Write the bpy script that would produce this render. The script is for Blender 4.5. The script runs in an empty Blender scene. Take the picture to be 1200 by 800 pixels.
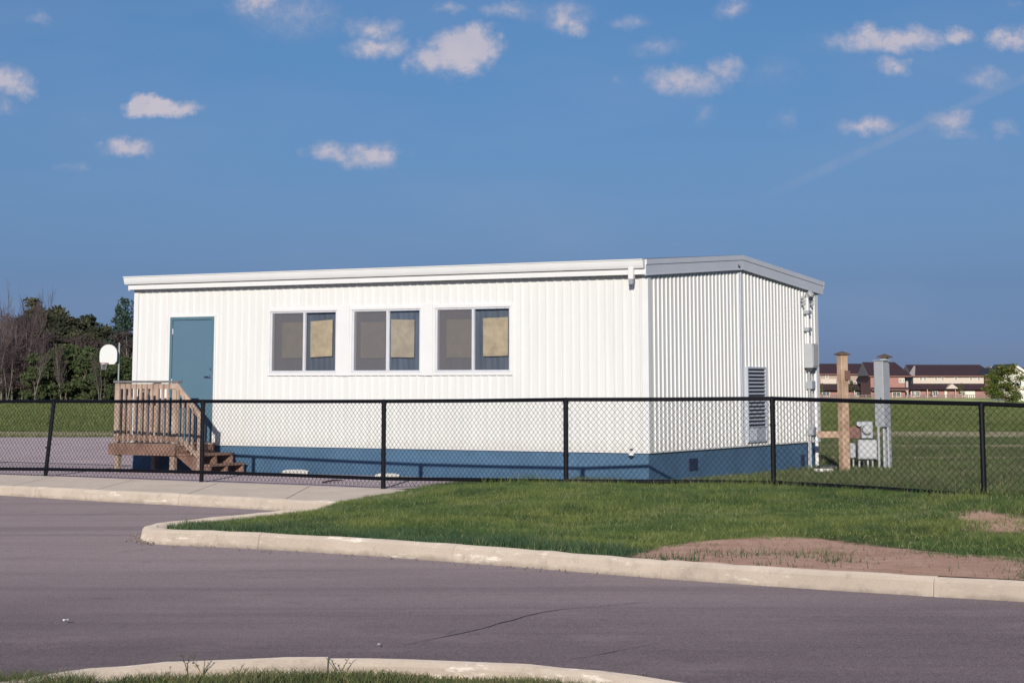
import bpy, math, random
import numpy as np
from mathutils import Vector, Matrix
random.seed(7); RNG = np.random.default_rng(7)
sc = bpy.context.scene
COL = sc.collection
PI = math.pi
# ------------------------------------------------------------------ camera model (solved from the building's edges)
FPX, PITCH, CY, CAMZ = 2301.93, 0.1426, 120.0, 1.5
CP, SP = math.cos(PITCH), math.sin(PITCH)
def ray(px, py):
    u = (px-600)/FPX; v = -(py-CY)/FPX
    return Vector((u, CP-v*SP, SP+v*CP))
def G(px, py, z=0.0):
    r = ray(px, py); t = (z-CAMZ)/r.z
    return Vector((r.x*t, r.y*t, z))
def at(px, py, Y):
    r = ray(px, py); t = Y/r.y
    return Vector((r.x*t, Y, CAMZ+r.z*t))
# ------------------------------------------------------------------ materials
MATS = {}
def new_mat(name):
    m = bpy.data.materials.new(name); m.use_nodes = True
    nt = m.node_tree; nt.nodes.clear()
    out = nt.nodes.new('ShaderNodeOutputMaterial'); MATS[name] = m
    return m, nt, out
def N(nt, typ, ins=None, **kw):
    n = nt.nodes.new(typ)
    for k, v in kw.items(): setattr(n, k, v)
    if ins:
        for k, v in ins.items():
            s = n.inputs[k]
            if isinstance(v, bpy.types.NodeSocket): nt.links.new(v, s)
            else: s.default_value = v
    return n
def c4(c): return (c[0], c[1], c[2], 1)
def mixc(nt, fac, a, b, bt='MIX'):
    n = nt.nodes.new('ShaderNodeMix'); n.data_type = 'RGBA'; n.blend_type = bt
    for i, v in ((0, fac), (6, a), (7, b)):
        if isinstance(v, bpy.types.NodeSocket): nt.links.new(v, n.inputs[i])
        else: n.inputs[i].default_value = v if i == 0 else c4(v)
    return n.outputs[2]
def ramp(nt, fac, lo, hi, a=0.0, b=1.0):
    n = nt.nodes.new('ShaderNodeMapRange'); n.clamp = True
    nt.links.new(fac, n.inputs[0]); n.inputs[1].default_value = lo; n.inputs[2].default_value = hi
    n.inputs[3].default_value = a; n.inputs[4].default_value = b
    return n.outputs[0]
def noise(nt, vec, scale, detail=4, rough=.6):
    n = N(nt, 'ShaderNodeTexNoise', {'Scale': scale, 'Detail': detail, 'Roughness': rough})
    if vec is not None: nt.links.new(vec, n.inputs['Vector'])
    return n.outputs['Fac']
def posvec(nt, sx=1, sy=1, sz=1, obj=False):
    if obj: src = N(nt, 'ShaderNodeTexCoord').outputs['Object']
    else: src = N(nt, 'ShaderNodeNewGeometry').outputs['Position']
    m = N(nt, 'ShaderNodeVectorMath', {0: src, 1: (sx, sy, sz)}, operation='MULTIPLY')
    return m.outputs[0]
def principled(nt, out, base, rough=.6, metal=0.0, bump=None, bstr=.3, bdist=.01, spec=.5, dr=0.0):
    p = N(nt, 'ShaderNodeBsdfPrincipled', {'Diffuse Roughness': dr})
    for k, v in (('Base Color', base), ('Roughness', rough), ('Metallic', metal), ('Specular IOR Level', spec)):
        if isinstance(v, bpy.types.NodeSocket): nt.links.new(v, p.inputs[k])
        else: p.inputs[k].default_value = c4(v) if k == 'Base Color' else v
    if bump is not None:
        b = N(nt, 'ShaderNodeBump', {'Height': bump, 'Strength': bstr, 'Distance': bdist})
        nt.links.new(b.outputs[0], p.inputs['Normal'])
    nt.links.new(p.outputs[0], out.inputs[0])
    return p
def simple(name, col, rough=.5, metal=0.0, var=.12, scale=6.0, bump=0.0, obj=True, sz=1.0, spec=.5, col2=None):
    m, nt, out = new_mat(name)
    v = posvec(nt, 1, 1, sz, obj=False)
    f = ramp(nt, noise(nt, v, scale, 6, .65), .3, .7)
    a = tuple(c*(1-var) for c in col); b = tuple(min(1, c*(1+var)) for c in col) if col2 is None else col2
    fine = noise(nt, v, scale*9, 3) if bump else None
    principled(nt, out, mixc(nt, f, a, b), rough, metal, fine, bump, .01, spec)
    return m
m, nt, out = new_mat('white_siding')
v = posvec(nt)
base = mixc(nt, ramp(nt, noise(nt, posvec(nt, 5, 5, .35), 1.0, 6, .7), .35, .7), (.72, .72, .71), (.67, .665, .65))
base = mixc(nt, ramp(nt, noise(nt, posvec(nt, 9, 9, .5), 1.3, 5, .7), .60, .74, 0, .45), base, (.52, .50, .46))
zz = N(nt, 'ShaderNodeSeparateXYZ', {0: v}).outputs[2]
zz = N(nt, 'ShaderNodeMath', {0: zz, 1: N(nt, 'ShaderNodeMath', {0: noise(nt, v, 7, 6, .75), 1: .55}, operation='MULTIPLY').outputs[0]}, operation='SUBTRACT').outputs[0]
base = mixc(nt, ramp(nt, zz, .16, .36, .30, 0), base, (.45, .41, .35))
principled(nt, out, base, .38, 0, noise(nt, posvec(nt, 1, 1, .8), 2.2, 3, .5), .25, .03, .5)
simple('white_trim', (.73, .73, .73), .35, 0, .03, 3)
simple('grey_flashing', (.57, .59, .65), .4, 0, .04, 2)
simple('blue_skirting', (.072, .150, .25), .55, 0, .16, 2.2, .1)
simple('door_paint', (.098, .178, .245), .42, 0, .04, 1.2)
simple('door_frame_paint', (.09, .17, .22), .45, 0, .05, 2)
simple('aluminium', (.60, .61, .66), .4, .0, .06, 8)
simple('chrome', (.7, .7, .72), .2, 1, .04, 8)
simple('black_vinyl', (.005, .005, .009), .55, 0, .2, 20, 0, spec=.2)
simple('grey_box_paint', (.33, .345, .375), .42, 0, .07, 7)
simple('light_grey_plastic', (.40, .41, .425), .45, 0, .06, 9)
simple('dark_plastic', (.05, .05, .055), .5, 0, .1, 9)
simple('louvre_metal', (.42, .45, .52), .45, 0, .06, 8)
simple('louvre_dark', (.02, .025, .04), .8, 0, .1, 8)
simple('sky_tint_backing', (.105, .13, .18), .8, 0, .3, 5, sz=.2)  # backing behind the panes, the sky's reflection put into its blue-grey
simple('interior', (.10, .11, .13), .9)
simple('cardboard', (.40, .335, .26), .85, 0, .1, 7, col2=(.54, .46, .34))
simple('roofing', (.12, .12, .13), .8, 0, .2, 8)
simple('dim_board', (.36, .29, .21), .9, 0, .1, 5)
simple('backboard_white', (.82, .82, .8), .35, 0, .02, 3)
simple('rim_orange', (.35, .09, .04), .5)
simple('galvanised', (.38, .40, .42), .45, .5, .1, 20)
simple('net_white', (.5, .5, .5), .8)
simple('red_brown_board', (.16, .085, .07), .7, 0, .2, 8, .2)
simple('cap_wood', (.14, .09, .065), .75, 0, .2, 8, .2)
simple('bark', (.12, .095, .075), .9, 0, .35, 3, .4)
simple('bark_pale', (.175, .155, .135), .9, 0, .35, 3, .4)
simple('twigs', (.085, .062, .064), .9, 0, .25, 1)
simple('house_brick_pink', (.36, .19, .17), .85, 0, .15, 2.5)
simple('house_brick_red', (.36, .18, .15), .85, 0, .15, 2.5)
simple('house_brick_brown', (.22, .115, .09), .85, 0, .15, 2.5)
simple('house_cream', (.58, .50, .42), .75, 0, .06, 2)
simple('house_beige', (.38, .30, .25), .8, 0, .08, 2)
simple('house_white', (.78, .74, .62), .7, 0, .04, 2)
simple('roof_shingle', (.052, .026, .034), .9, 0, .2, 1.2, .2)
simple('roof_shingle_grey', (.07, .07, .085), .9, 0, .2, 1.2, .2)
simple('gable_stone', (.42, .36, .34), .8, 0, .1, 2)
simple('house_window_glass', (.10, .12, .14), .12, 0, .3, 2)
simple('white_paper', (.75, .75, .72), .8)
simple('stick', (.06, .05, .05), .9)
simple('blossom', (.72, .70, .55), .8)
simple('fence_far_wood', (.22, .17, .15), .85, 0, .25, 3)
simple('roof_cap_white', (.72, .73, .74), .4)
simple('pebble', (.24, .19, .165), .9, 0, .3, 12)
simple('vent_navy', (.018, .035, .085), .6, 0, .2, 5)
simple('tar', (.062, .052, .06), .75, 0, .3, 30)
def wood(name, ca, cb, scale=1.0):
    m, nt, out = new_mat(name)
    v = posvec(nt, 14*scale, 14*scale, 1.6*scale)
    g = ramp(nt, noise(nt, v, 1.6, 7, .7), .3, .7)
    v2 = posvec(nt, 1, 1, 1)
    k = ramp(nt, noise(nt, v2, 3.5, 4), .35, .7)
    base = mixc(nt, k, mixc(nt, g, ca, cb), tuple(x*.72 for x in ca))
    principled(nt, out, base, .78, 0, g, .35, .006, .25)
wood('deck_wood', (.39, .28, .22), (.56, .43, .35))
wood('deck_wood_red', (.26, .15, .115), (.38, .245, .19))
wood('post_wood', (.43, .285, .195), (.60, .44, .325))
# concrete
def concrete(name, ca, cb, stain=(.80, .76, .68)):
    m, nt, out = new_mat(name)
    v = posvec(nt)
    f = ramp(nt, noise(nt, v, 1.1, 8, .7), .3, .7)
    base = mixc(nt, f, ca, cb)
    # worn pale scuffs with a shape of their own, and darker stains
    vs = posvec(nt, .9, .9, 5)
    s = ramp(nt, noise(nt, vs, 2.1, 6, .78), .57, .66, 0, .85)
    base = mixc(nt, s, base, stain)
    d = ramp(nt, noise(nt, v, 3.1, 8, .75), .54, .72, 0, .62)
    base = mixc(nt, d, base, tuple(x*.55 for x in ca))
    zz = N(nt, 'ShaderNodeSeparateXYZ', {0: v}).outputs[2]
    zz = N(nt, 'ShaderNodeMath', {0: zz, 1: N(nt, 'ShaderNodeMath', {0: noise(nt, v, 5, 5, .7), 1: .12}, operation='MULTIPLY').outputs[0]}, operation='SUBTRACT').outputs[0]
    base = mixc(nt, ramp(nt, zz, -.215, -.165, .65, 0), base, (.20, .165, .135))    # gutter grit stuck to the foot
    fine = noise(nt, v, 60, 4, .7)
    base = mixc(nt, ramp(nt, fine, .35, .7, 0, .22), base, tuple(x*.6 for x in ca))
    principled(nt, out, base, .88, 0, fine, .35, .006, .2, dr=1.0)
concrete('kerb_concrete', (.44, .37, .31), (.56, .48, .405), (.80, .74, .66))
concrete('pavement_concrete', (.34, .29, .255), (.41, .355, .31), (.46, .41, .36))
concrete('block_concrete', (.6, .58, .55), (.72, .7, .67))
# asphalt
def asphalt(name, ca, cb, pale_far=False):
    m, nt, out = new_mat(name)
    v = posvec(nt)
    big = ramp(nt, noise(nt, posvec(nt, .35, .9, 1), .55, 6, .6), .34, .68)
    base = mixc(nt, big, ca, cb)
    med = ramp(nt, noise(nt, posvec(nt, .5, 1.6, 1), 1.6, 7, .7), .35, .72, 0, .45)
    base = mixc(nt, med, base, tuple(x*.74 for x in ca))
    base = mixc(nt, ramp(nt, noise(nt, posvec(nt, .7, 1.3, 1), .9, 5, .65), .52, .66, 0, .5), base, tuple(min(1, x*1.28) for x in (cb[0]*1.03, cb[1]*1.03, cb[2]*.95)))
    if pale_far:      # the road colour grows paler towards the pavement
        yy = N(nt, 'ShaderNodeSeparateXYZ', {0: v}).outputs[1]
        yy = N(nt, 'ShaderNodeMath', {0: yy, 1: N(nt, 'ShaderNodeMath', {0: noise(nt, posvec(nt, .3, .6, 1), .8, 4), 1: 5.0}, operation='MULTIPLY').outputs[0]}, operation='ADD').outputs[0]
        base = mixc(nt, ramp(nt, yy, 15.5, 21.5, 0, .85), base, (.262, .215, .222))
    # long tyre sweeps, drawn as slightly darker bands that wander
    sw = ramp(nt, noise(nt, posvec(nt, .05, 1.0, 1), 1.5, 4, .6), .50, .64, 0, .35)
    base = mixc(nt, sw, base, tuple(x*.74 for x in ca))
    blot = ramp(nt, noise(nt, v, 3.4, 4, .6), .66, .76, 0, .6)
    base = mixc(nt, blot, base, tuple(x*.6 for x in ca))
    vor = N(nt, 'ShaderNodeTexVoronoi', {'Vector': v, 'Scale': 95.0}); 
    sep = N(nt, 'ShaderNodeSeparateColor', {0: vor.outputs['Color']})
    g = ramp(nt, sep.outputs[0], .0, 1., 0, 1)
    base = mixc(nt, ramp(nt, sep.outputs[0], .55, 1, 0, .45), base, tuple(min(1, x*1.55) for x in cb))
    base = mixc(nt, ramp(nt, sep.outputs[1], .7, 1, 0, .5), base, tuple(x*.5 for x in ca))
    principled(nt, out, base, .9, 0, vor.outputs['Distance'], .6, .008, .2, dr=1.0)
asphalt('road_asphalt', (.114, .091, .104), (.152, .122, .136), True)
asphalt('yard_asphalt', (.30, .245, .275), (.36, .30, .325))
# soil + field
def ground_mat(name, grassA, grassB, soilA, soilB, field=False):
    m, nt, out = new_mat(name)
    v = posvec(nt)
    gr = mixc(nt, ramp(nt, noise(nt, v, .35, 6, .65), .3, .7), grassA, grassB)
    gr = mixc(nt, ramp(nt, noise(nt, v, 22, 5, .7), .38, .66, 0, .65), gr, tuple(x*.45 for x in grassA))
    so = mixc(nt, ramp(nt, noise(nt, v, 3.5, 8, .7), .3, .7), soilA, soilB)
    so = mixc(nt, ramp(nt, noise(nt, v, 40, 3, .7), .5, .75, 0, .7), so, tuple(x*.55 for x in soilA))
    so = mixc(nt, ramp(nt, noise(nt, v, 2.4, 7, .75), .50, .68, 0, .6), so, tuple(x*.70 for x in soilA))
    so = mixc(nt, ramp(nt, noise(nt, v, 45, 2, .6), .64, .70, 0, .7), so, tuple(min(1, x*1.35) for x in soilB))
    col = gr
    geo = N(nt, 'ShaderNodeSeparateXYZ', {0: N(nt, 'ShaderNodeNewGeometry').outputs['Position']})
    if field:
        wob = N(nt, 'ShaderNodeMath', {0: noise(nt, posvec(nt, .12, .4, 1), .8, 5), 1: 6.0}, operation='MULTIPLY').outputs[0]
        y = N(nt, 'ShaderNodeMath', {0: geo.outputs[1], 1: wob}, operation='ADD').outputs[0]
        y = N(nt, 'ShaderNodeMath', {0: y, 1: -3.0}, operation='ADD').outputs[0]
        yraw = geo.outputs[1]
        for (c, w, s) in ((61.5, 3.6, .95), (50.0, 1.1, .9), (42.0, .7, .9)):
            d = N(nt, 'ShaderNodeMath', {0: y if c > 60 else yraw, 1: -c}, operation='ADD').outputs[0]
            d = N(nt, 'ShaderNodeMath', {0: d}, operation='ABSOLUTE').outputs[0]
            if c < 60:
                gate = ramp(nt, geo.outputs[0], 5.5, 7.0)
                k = ramp(nt, d, w*.5, w, s, 0)
                k = N(nt, 'ShaderNodeMath', {0: k, 1: gate}, operation='MULTIPLY').outputs[0]
            else: k = ramp(nt, d, w*.7, w, s, 0)
            col = mixc(nt, k, col, so)
        far = ramp(nt, geo.outputs[1], 60, 140)
        col = mixc(nt, far, col, mixc(nt, ramp(nt, noise(nt, posvec(nt, .05, .02, 1), 1, 4), .35, .65), (.17, .20, .08), (.24, .26, .11)))
    else: col = so
    principled(nt, out, col, .95, 0, noise(nt, v, 18, 6, .7), .7, .04, .1, dr=1.0)
ground_mat('field_ground', (.075, .105, .04), (.125, .15, .06), (.24, .195, .14), (.31, .26, .20), True)
ground_mat('soil', (.05, .07, .025), (.08, .1, .03), (.06, .055, .035), (.09, .075, .05))
ground_mat('bare_earth', (.05, .07, .025), (.08, .1, .03), (.30, .185, .142), (.43, .28, .225))
# grass blades / leaves
def blade_mat(name, cols, patch=.5, dry=(.30, .27, .12), dryf=.12):
    m, nt, out = new_mat(name)
    g = N(nt, 'ShaderNodeNewGeometry')
    r = g.outputs['Random Per Island']
    big = ramp(nt, noise(nt, posvec(nt), patch, 6, .7), .40, .60)
    c = mixc(nt, big, cols[0], cols[1])
    if len(cols) > 3:
        c = mixc(nt, ramp(nt, noise(nt, posvec(nt, 1, 1, 1), patch*2.6, 5, .7), .50, .62, 0, .85), c, cols[3])
        c = mixc(nt, ramp(nt, noise(nt, posvec(nt, 1, 1, 0), patch*1.2, 4, .6), .56, .70, 0, .7), c, dry)
    c = mixc(nt, ramp(nt, r, 0, 1, 0, .75), c, cols[2])
    c = mixc(nt, ramp(nt, r, 1-dryf, 1-dryf+.02), c, dry)
    d = N(nt, 'ShaderNodeBsdfDiffuse', {'Color': c})
    t = N(nt, 'ShaderNodeBsdfTranslucent', {'Color': c})
    mx = N(nt, 'ShaderNodeMixShader', {0: .3, 1: d.outputs[0], 2: t.outputs[0]})
    nt.links.new(mx.outputs[0], out.inputs[0])
blade_mat('verge_grass', ((.115, .190, .065), (.29, .335, .10), (.06, .10, .038), (.075, .13, .062)), .42, (.42, .42, .22), .07)
blade_mat('kerb_grass', ((.085, .155, .085), (.15, .22, .095), (.045, .08, .045), (.06, .105, .065)), .6, (.28, .29, .15), .05)
blade_mat('near_grass', ((.13, .18, .07), (.24, .235, .12), (.06, .09, .035), (.09, .115, .055)), 1.2, (.30, .25, .12), .16)
blade_mat('field_grass', ((.13, .175, .062), (.23, .265, .095), (.09, .12, .048)), .3, (.25, .23, .11), .1)
blade_mat('leaf_olive', ((00.101, 00.107, 00.066), (00.144, 00.142, 00.089), (00.052, 00.058, 00.041)), .25, (.14, .12, .06), .08)
blade_mat('leaf_green', ((00.089, 00.122, 00.058), (00.137, 00.170, 00.079), (00.041, 00.060, 00.029)), .25, (.13, .14, .05), .05)
blade_mat('leaf_dark', ((00.070, 00.080, 00.052), (00.098, 00.106, 00.066), (00.035, 00.042, 00.029)), .25, (.10, .08, .05), .08)
blade_mat('leaf_pine', ((.065, .105, .085), (.095, .145, .11), (.04, .065, .052)), .25, (.09, .12, .07), .05)
blade_mat('leaf_brown', ((00.108, 00.082, 00.086), (00.142, 00.107, 00.103), (00.058, 00.044, 00.049)), .25, (.16, .12, .09), .1)
blade_mat('leaf_spring', ((.13, .17, .04), (.17, .20, .05), (.08, .11, .03)), .6, (.30, .22, .08), .1)
# glass pane and insect screen
m, nt, out = new_mat('window_glass')
gl = N(nt, 'ShaderNodeBsdfGlossy', {'Color': (.9, .95, 1, 1), 'Roughness': .03})
tr = N(nt, 'ShaderNodeBsdfTransparent', {'Color': (.88, .88, .86, 1)})
fr = N(nt, 'ShaderNodeFresnel', {'IOR': 1.6})
k = N(nt, 'ShaderNodeMath', {0: fr.outputs[0], 1: 1.6}, operation='MULTIPLY')
mx = N(nt, 'ShaderNodeMixShader', {0: k.outputs[0], 1: tr.outputs[0], 2: gl.outputs[0]})
nt.links.new(mx.outputs[0], out.inputs[0])
m, nt, out = new_mat('insect_screen')
df = N(nt, 'ShaderNodeBsdfDiffuse', {'Color': (.17, .165, .175, 1)})
tr = N(nt, 'ShaderNodeBsdfTransparent', {'Color': (1, 1, 1, 1)})
mx = N(nt, 'ShaderNodeMixShader', {0: .62, 1: tr.outputs[0], 2: df.outputs[0]})
nt.links.new(mx.outputs[0], out.inputs[0])
# ------------------------------------------------------------------ mesh builder
def link(o, parent=None):
    COL.objects.link(o)
    if parent is not None: o.parent = parent
    return o
def tag(o, label=None, cat=None, group=None, kind=None):
    if label: o['label'] = label
    if cat: o['category'] = cat
    if group: o['group'] = group
    if kind: o['kind'] = kind
    return o
def empty(name, loc, label, cat, group=None, rz=0):
    o = bpy.data.objects.new(name, None); o.empty_display_size = .2
    o.location = loc; o.rotation_euler = (0, 0, rz)
    COL.objects.link(o); return tag(o, label, cat, group)
class MB:
    def __init__(s): s.v = []; s.f = []; s.o = Vector((0, 0, 0))
    def add(s, vs, fs):
        b = len(s.v); s.v += [tuple(x) for x in vs]; s.f += [tuple(b+i for i in f) for f in fs]
    def box(s, c, d, R=None, bev=0.0):
        """centre, full size, optional rotation matrix; bev chamfers all edges"""
        hx, hy, hz = d[0]/2, d[1]/2, d[2]/2
        c = Vector(c)
        b = min(bev, hx*.9, hy*.9, hz*.9)
        if b <= 0:
            vs = [Vector((x, y, z)) for x in (-hx, hx) for y in (-hy, hy) for z in (-hz, hz)]
            fs = [(0, 1, 3, 2), (4, 6, 7, 5), (0, 4, 5, 1), (2, 3, 7, 6), (0, 2, 6, 4), (1, 5, 7, 3)]
        else:
            vs = []; idx = {}
            for sx in (-1, 1):
                for sy in (-1, 1):
                    for sz in (-1, 1):
                        for a in range(3):
                            p = [sx*hx, sy*hy, sz*hz]
                            for q in range(3):
                                if q != a: p[q] -= (sx, sy, sz)[q]*b
                            idx[(sx, sy, sz, a)] = len(vs); vs.append(Vector(p))
            fs = []
            for a in range(3):
                u, w = [q for q in range(3) if q != a]
                for sg in (-1, 1):
                    loop = []
                    for (p, q) in ((-1, -1), (1, -1), (1, 1), (-1, 1)):
                        k = [0, 0, 0]; k[a] = sg; k[u] = p; k[w] = q; loop.append(idx[(*k, a)])
                    flip = (sg > 0) == (a == 1)
                    fs.append(tuple(loop[::-1]) if flip else tuple(loop))
            for a in range(3):           # edge chamfers, edge runs along axis a
                u, w = [q for q in range(3) if q != a]
                for p in (-1, 1):
                    for q in (-1, 1):
                        k0 = [0, 0, 0]; k1 = [0, 0, 0]; k0[a] = -1; k1[a] = 1
                        for k in (k0, k1): k[u] = p; k[w] = q
                        fs.append((idx[(*k0, u)], idx[(*k1, u)], idx[(*k1, w)], idx[(*k0, w)]))
            for sx in (-1, 1):
                for sy in (-1, 1):
                    for sz in (-1, 1): fs.append(tuple(idx[(sx, sy, sz, a)] for a in range(3)))
        if R is not None: vs = [R @ v for v in vs]
        s.add([v+c for v in vs], fs)
    def bar(s, a, b, w, h, up=Vector((0, 0, 1)), bev=0.0):
        a, b = Vector(a), Vector(b); d = b-a; L = d.length; x = d.normalized()
        y = Vector(up).cross(x)
        if y.length < 1e-4: y = Vector((0, 1, 0)).cross(x)
        y.normalize(); z = x.cross(y)
        R = Matrix((x, y, z)).transposed()
        s.box((a+b)/2, (L, w, h), R, bev)
    def tube(s, pts, rad, n=8, cap=True):
        pts = [Vector(p) for p in pts]
        if not hasattr(rad, '__len__'): rad = [rad]*len(pts)
        rings = []
        ref = None
        for i, p in enumerate(pts):
            d = (pts[min(i+1, len(pts)-1)]-pts[max(i-1, 0)]).normalized()
            if ref is None: ref = Vector((1, 0, 0)) if abs(d.x) < .9 else Vector((0, 1, 0))
            a = d.cross(ref).normalized(); b = d.cross(a).normalized(); ref = b.cross(d) if False else ref
            base = len(s.v)
            for k in range(n):
                t = 2*PI*k/n
                s.v.append(tuple(p+(a*math.cos(t)+b*math.sin(t))*rad[i]))
            rings.append(base)
        for i in range(len(rings)-1):
            for k in range(n):
                k2 = (k+1) % n
                s.f.append((rings[i]+k, rings[i]+k2, rings[i+1]+k2, rings[i+1]+k))
        if cap and n > 2:
            s.f.append(tuple(rings[0]+k for k in range(n))[::-1]); s.f.append(tuple(rings[-1]+k for k in range(n)))
    def prism(s, poly, vec):
        """closed prism: polygon extruded along vec"""
        n = len(poly); a = [Vector(p) for p in poly]; b = [p+Vector(vec) for p in a]
        s.add(a+b, [tuple(range(n))[::-1], tuple(range(n, 2*n))]+[(i, (i+1) % n, n+(i+1) % n, n+i) for i in range(n)])
    def quad(s, a, b, c, d): s.add([a, b, c, d], [(0, 1, 2, 3)])
    def build(s, name, mat, parent=None, smooth=False, xf=None, fix=True, world=True):
        me = bpy.data.meshes.new(name)
        vs = s.v
        if world and parent is not None:
            rt = parent
            while rt.parent is not None: rt = rt.parent
            off = rt.location; vs = [tuple(Vector(v)-off) for v in vs]
        if xf is not None: vs = [tuple(xf @ Vector(v)) for v in vs]
        me.from_pydata(vs, [], s.f); me.update()
        if fix:
            import bmesh
            bm = bmesh.new(); bm.from_mesh(me); bmesh.ops.recalc_face_normals(bm, faces=bm.faces); bm.to_mesh(me); bm.free()
        me.materials.append(MATS[mat])
        if smooth:
            for p in me.polygons: p.use_smooth = True
        o = bpy.data.objects.new(name, me)
        return link(o, parent)
def build_each(mb, name, mat, parent, smooth=False):
    """one object per connected piece"""
    par = list(range(len(mb.v)))
    def fnd(a):
        while par[a] != a: par[a] = par[par[a]]; a = par[a]
        return a
    for f in mb.f:
        for i in f[1:]:
            a, b = fnd(f[0]), fnd(i)
            if a != b: par[b] = a
    groups = {}
    for f in mb.f: groups.setdefault(fnd(f[0]), []).append(f)
    out = []
    for fs in groups.values():
        q = MB(); idx = {}
        for f in fs:
            for i in f:
                if i not in idx: idx[i] = len(q.v); q.v.append(mb.v[i])
            q.f.append(tuple(idx[i] for i in f))
        out.append(q.build(name, mat, parent, smooth))
    return out
def np_mesh(name, V, F, mat, parent=None):
    """V (n,3) float, F (m,k) int, all faces the same size"""
    me = bpy.data.meshes.new(name)
    V = np.ascontiguousarray(V, dtype=np.float32); F = np.ascontiguousarray(F, dtype=np.int32)
    me.vertices.add(len(V)); me.vertices.foreach_set('co', V.ravel())
    me.loops.add(F.size); me.loops.foreach_set('vertex_index', F.ravel())
    me.polygons.add(len(F)); me.polygons.foreach_set('loop_start', np.arange(0, F.size, F.shape[1], dtype=np.int32))
    me.polygons.foreach_set('loop_total', np.full(len(F), F.shape[1], dtype=np.int32))
    me.update(); me.validate()
    me.materials.append(MATS[mat])
    return link(bpy.data.objects.new(name, me), parent)
# ------------------------------------------------------------------ fence line and ground height
def fd(H, px): return H*2349/px
FP = [(-230, 36.0), (-90, 34.6), (55, 32.9), (238, 30.9), (450, 28.9), (663, 27.3), (905, 26.3), (1150, 24.3), (1400, 22.9), (1660, 21.8)]
TOPROW = {-230: 470, -90: 470, 55: 470, 238: 470, 450: 470, 663: 468, 905: 466.8, 1150: 473, 1400: 482, 1660: 494}
BOTROW = {-230: 549, -90: 549, 55: 549.5, 238: 553, 450: 560.5, 663: 563.5, 905: 565, 1150: 580, 1400: 597, 1660: 615}
GNDROW = {-230: 556, -90: 556, 55: 556, 238: 567, 450: 573, 663: 568, 905: 569, 1150: 587, 1400: 604, 1660: 622}
FPTS = []
for (px, Y) in FP:
    t = at(px, TOPROW[px], Y); b = at(px, BOTROW[px], Y); g = at(px, GNDROW[px], Y)
    FPTS.append((t.x, Y, t.z, b.z, g.z))
fx = np.array([p[0] for p in FPTS]); fy = np.array([p[1] for p in FPTS])
def fenceY(X):
    X = np.asarray(X, float)
    s0 = (fy[1]-fy[0])/(fx[1]-fx[0]); s1 = (fy[-1]-fy[-2])/(fx[-1]-fx[-2])
    y = np.interp(X, fx, fy)
    y = np.where(X < fx[0], fy[0]+np.maximum(X-fx[0], -200)*s0, y)
    return np.where(X > fx[-1], fy[-1]+np.minimum(X-fx[-1], 8)*s1, y)
def sstep(a, b, x):
    t = np.clip((x-a)/(b-a), 0, 1); return t*t*(3-2*t)
def height(X, Y):
    X = np.asarray(X, float); Y = np.asarray(Y, float)
    A = .17*sstep(-2.2, .6, X)
    k = Y-fenceY(X)
    m = A*np.where(k > 0, np.exp(-(k/2.2)**2), np.exp(-(k/3.6)**2))
    far = -np.clip(Y-150, 0, 300)*.0045
    lum = .025*np.sin(X*.9+1.3)*np.sin(Y*1.1+.4)*sstep(-1, 2, X)*np.exp(-((Y-22)/12)**2)
    return m+far+lum*sstep(0, 1, np.abs(k)+.3)*sstep(-8.8, -6.8, k)
def hz(x, y): return float(height(x, y))
def tri_poly(poly):
    from mathutils.geometry import tessellate_polygon
    return tessellate_polygon([[Vector((p[0], p[1], 0)) for p in poly]])
def inside(poly, X, Y):
    X = np.asarray(X); Y = np.asarray(Y); r = np.zeros(X.shape, bool); n = len(poly)
    for i in range(n):
        x0, y0 = poly[i][0], poly[i][1]; x1, y1 = poly[(i+1) % n][0], poly[(i+1) % n][1]
        if y0 == y1: continue
        c = ((y0 > Y) != (y1 > Y)) & (X < (x1-x0)*(Y-y0)/(y1-y0)+x0); r ^= c
    return r
def resample(pts, step):
    out = []
    for a, b in zip(pts[:-1], pts[1:]):
        a = Vector(a); b = Vector(b); n = max(1, int((b-a).length/step))
        for i in range(n): out.append(a.lerp(b, i/n))
    out.append(Vector(pts[-1])); return out
def smooth_line(pts, it=2):
    P = [Vector(p) for p in pts]
    for _ in range(it):
        q = [P[0]]
        for a, b in zip(P[:-1], P[1:]): q += [a.lerp(b, .25), a.lerp(b, .75)]
        q.append(P[-1]); P = q
    return P
ROADZ = -.15
# kerb top outlines in world, traced on the z = 0 plane
def g2(px, py, z=0.0): p = G(px, py, z); return Vector((p.x, p.y, 0))
front = [g2(x, y) for x, y in ((190, 620.5), (260, 623), (330, 626), (430, 631.5), (532, 638.5), (620, 645), (700, 651.5), (800, 659), (900, 665.5), (1000, 671.5), (1100, 677), (1200, 682), (1330, 689), (1500, 698))]
front.append(front[-1]+(front[-1]-front[-2])*6)
nose = [g2(x, y) for x, y in ((350, 595.5), (300, 600), (240, 606), (200, 610.2), (176, 613.5), (166, 616), (172, 618.8))]
back_far = g2(372, 592.5)
island_edge = [back_far]+nose+front                     # road-side edge of the island kerb
side_line = [g2(x, y) for x, y in ((-300, 562), (-120, 565), (0, 568.5), (60, 571.5), (130, 575), (200, 578.5), (280, 582.5), (340, 586.0), (400, 588.5))]
side_line[0] = side_line[1]+(side_line[0]-side_line[1]).normalized()*25
near_edge = [g2(x, y) for x, y in ((-200, 830), (-60, 806), (75, 785.5), (140, 778.5), (220, 773), (300, 770), (400, 768.6), (480, 769.5), (560, 772.5), (640, 777), (700, 782.5), (770, 791), (820, 799), (900, 816), (1000, 842))]
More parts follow.
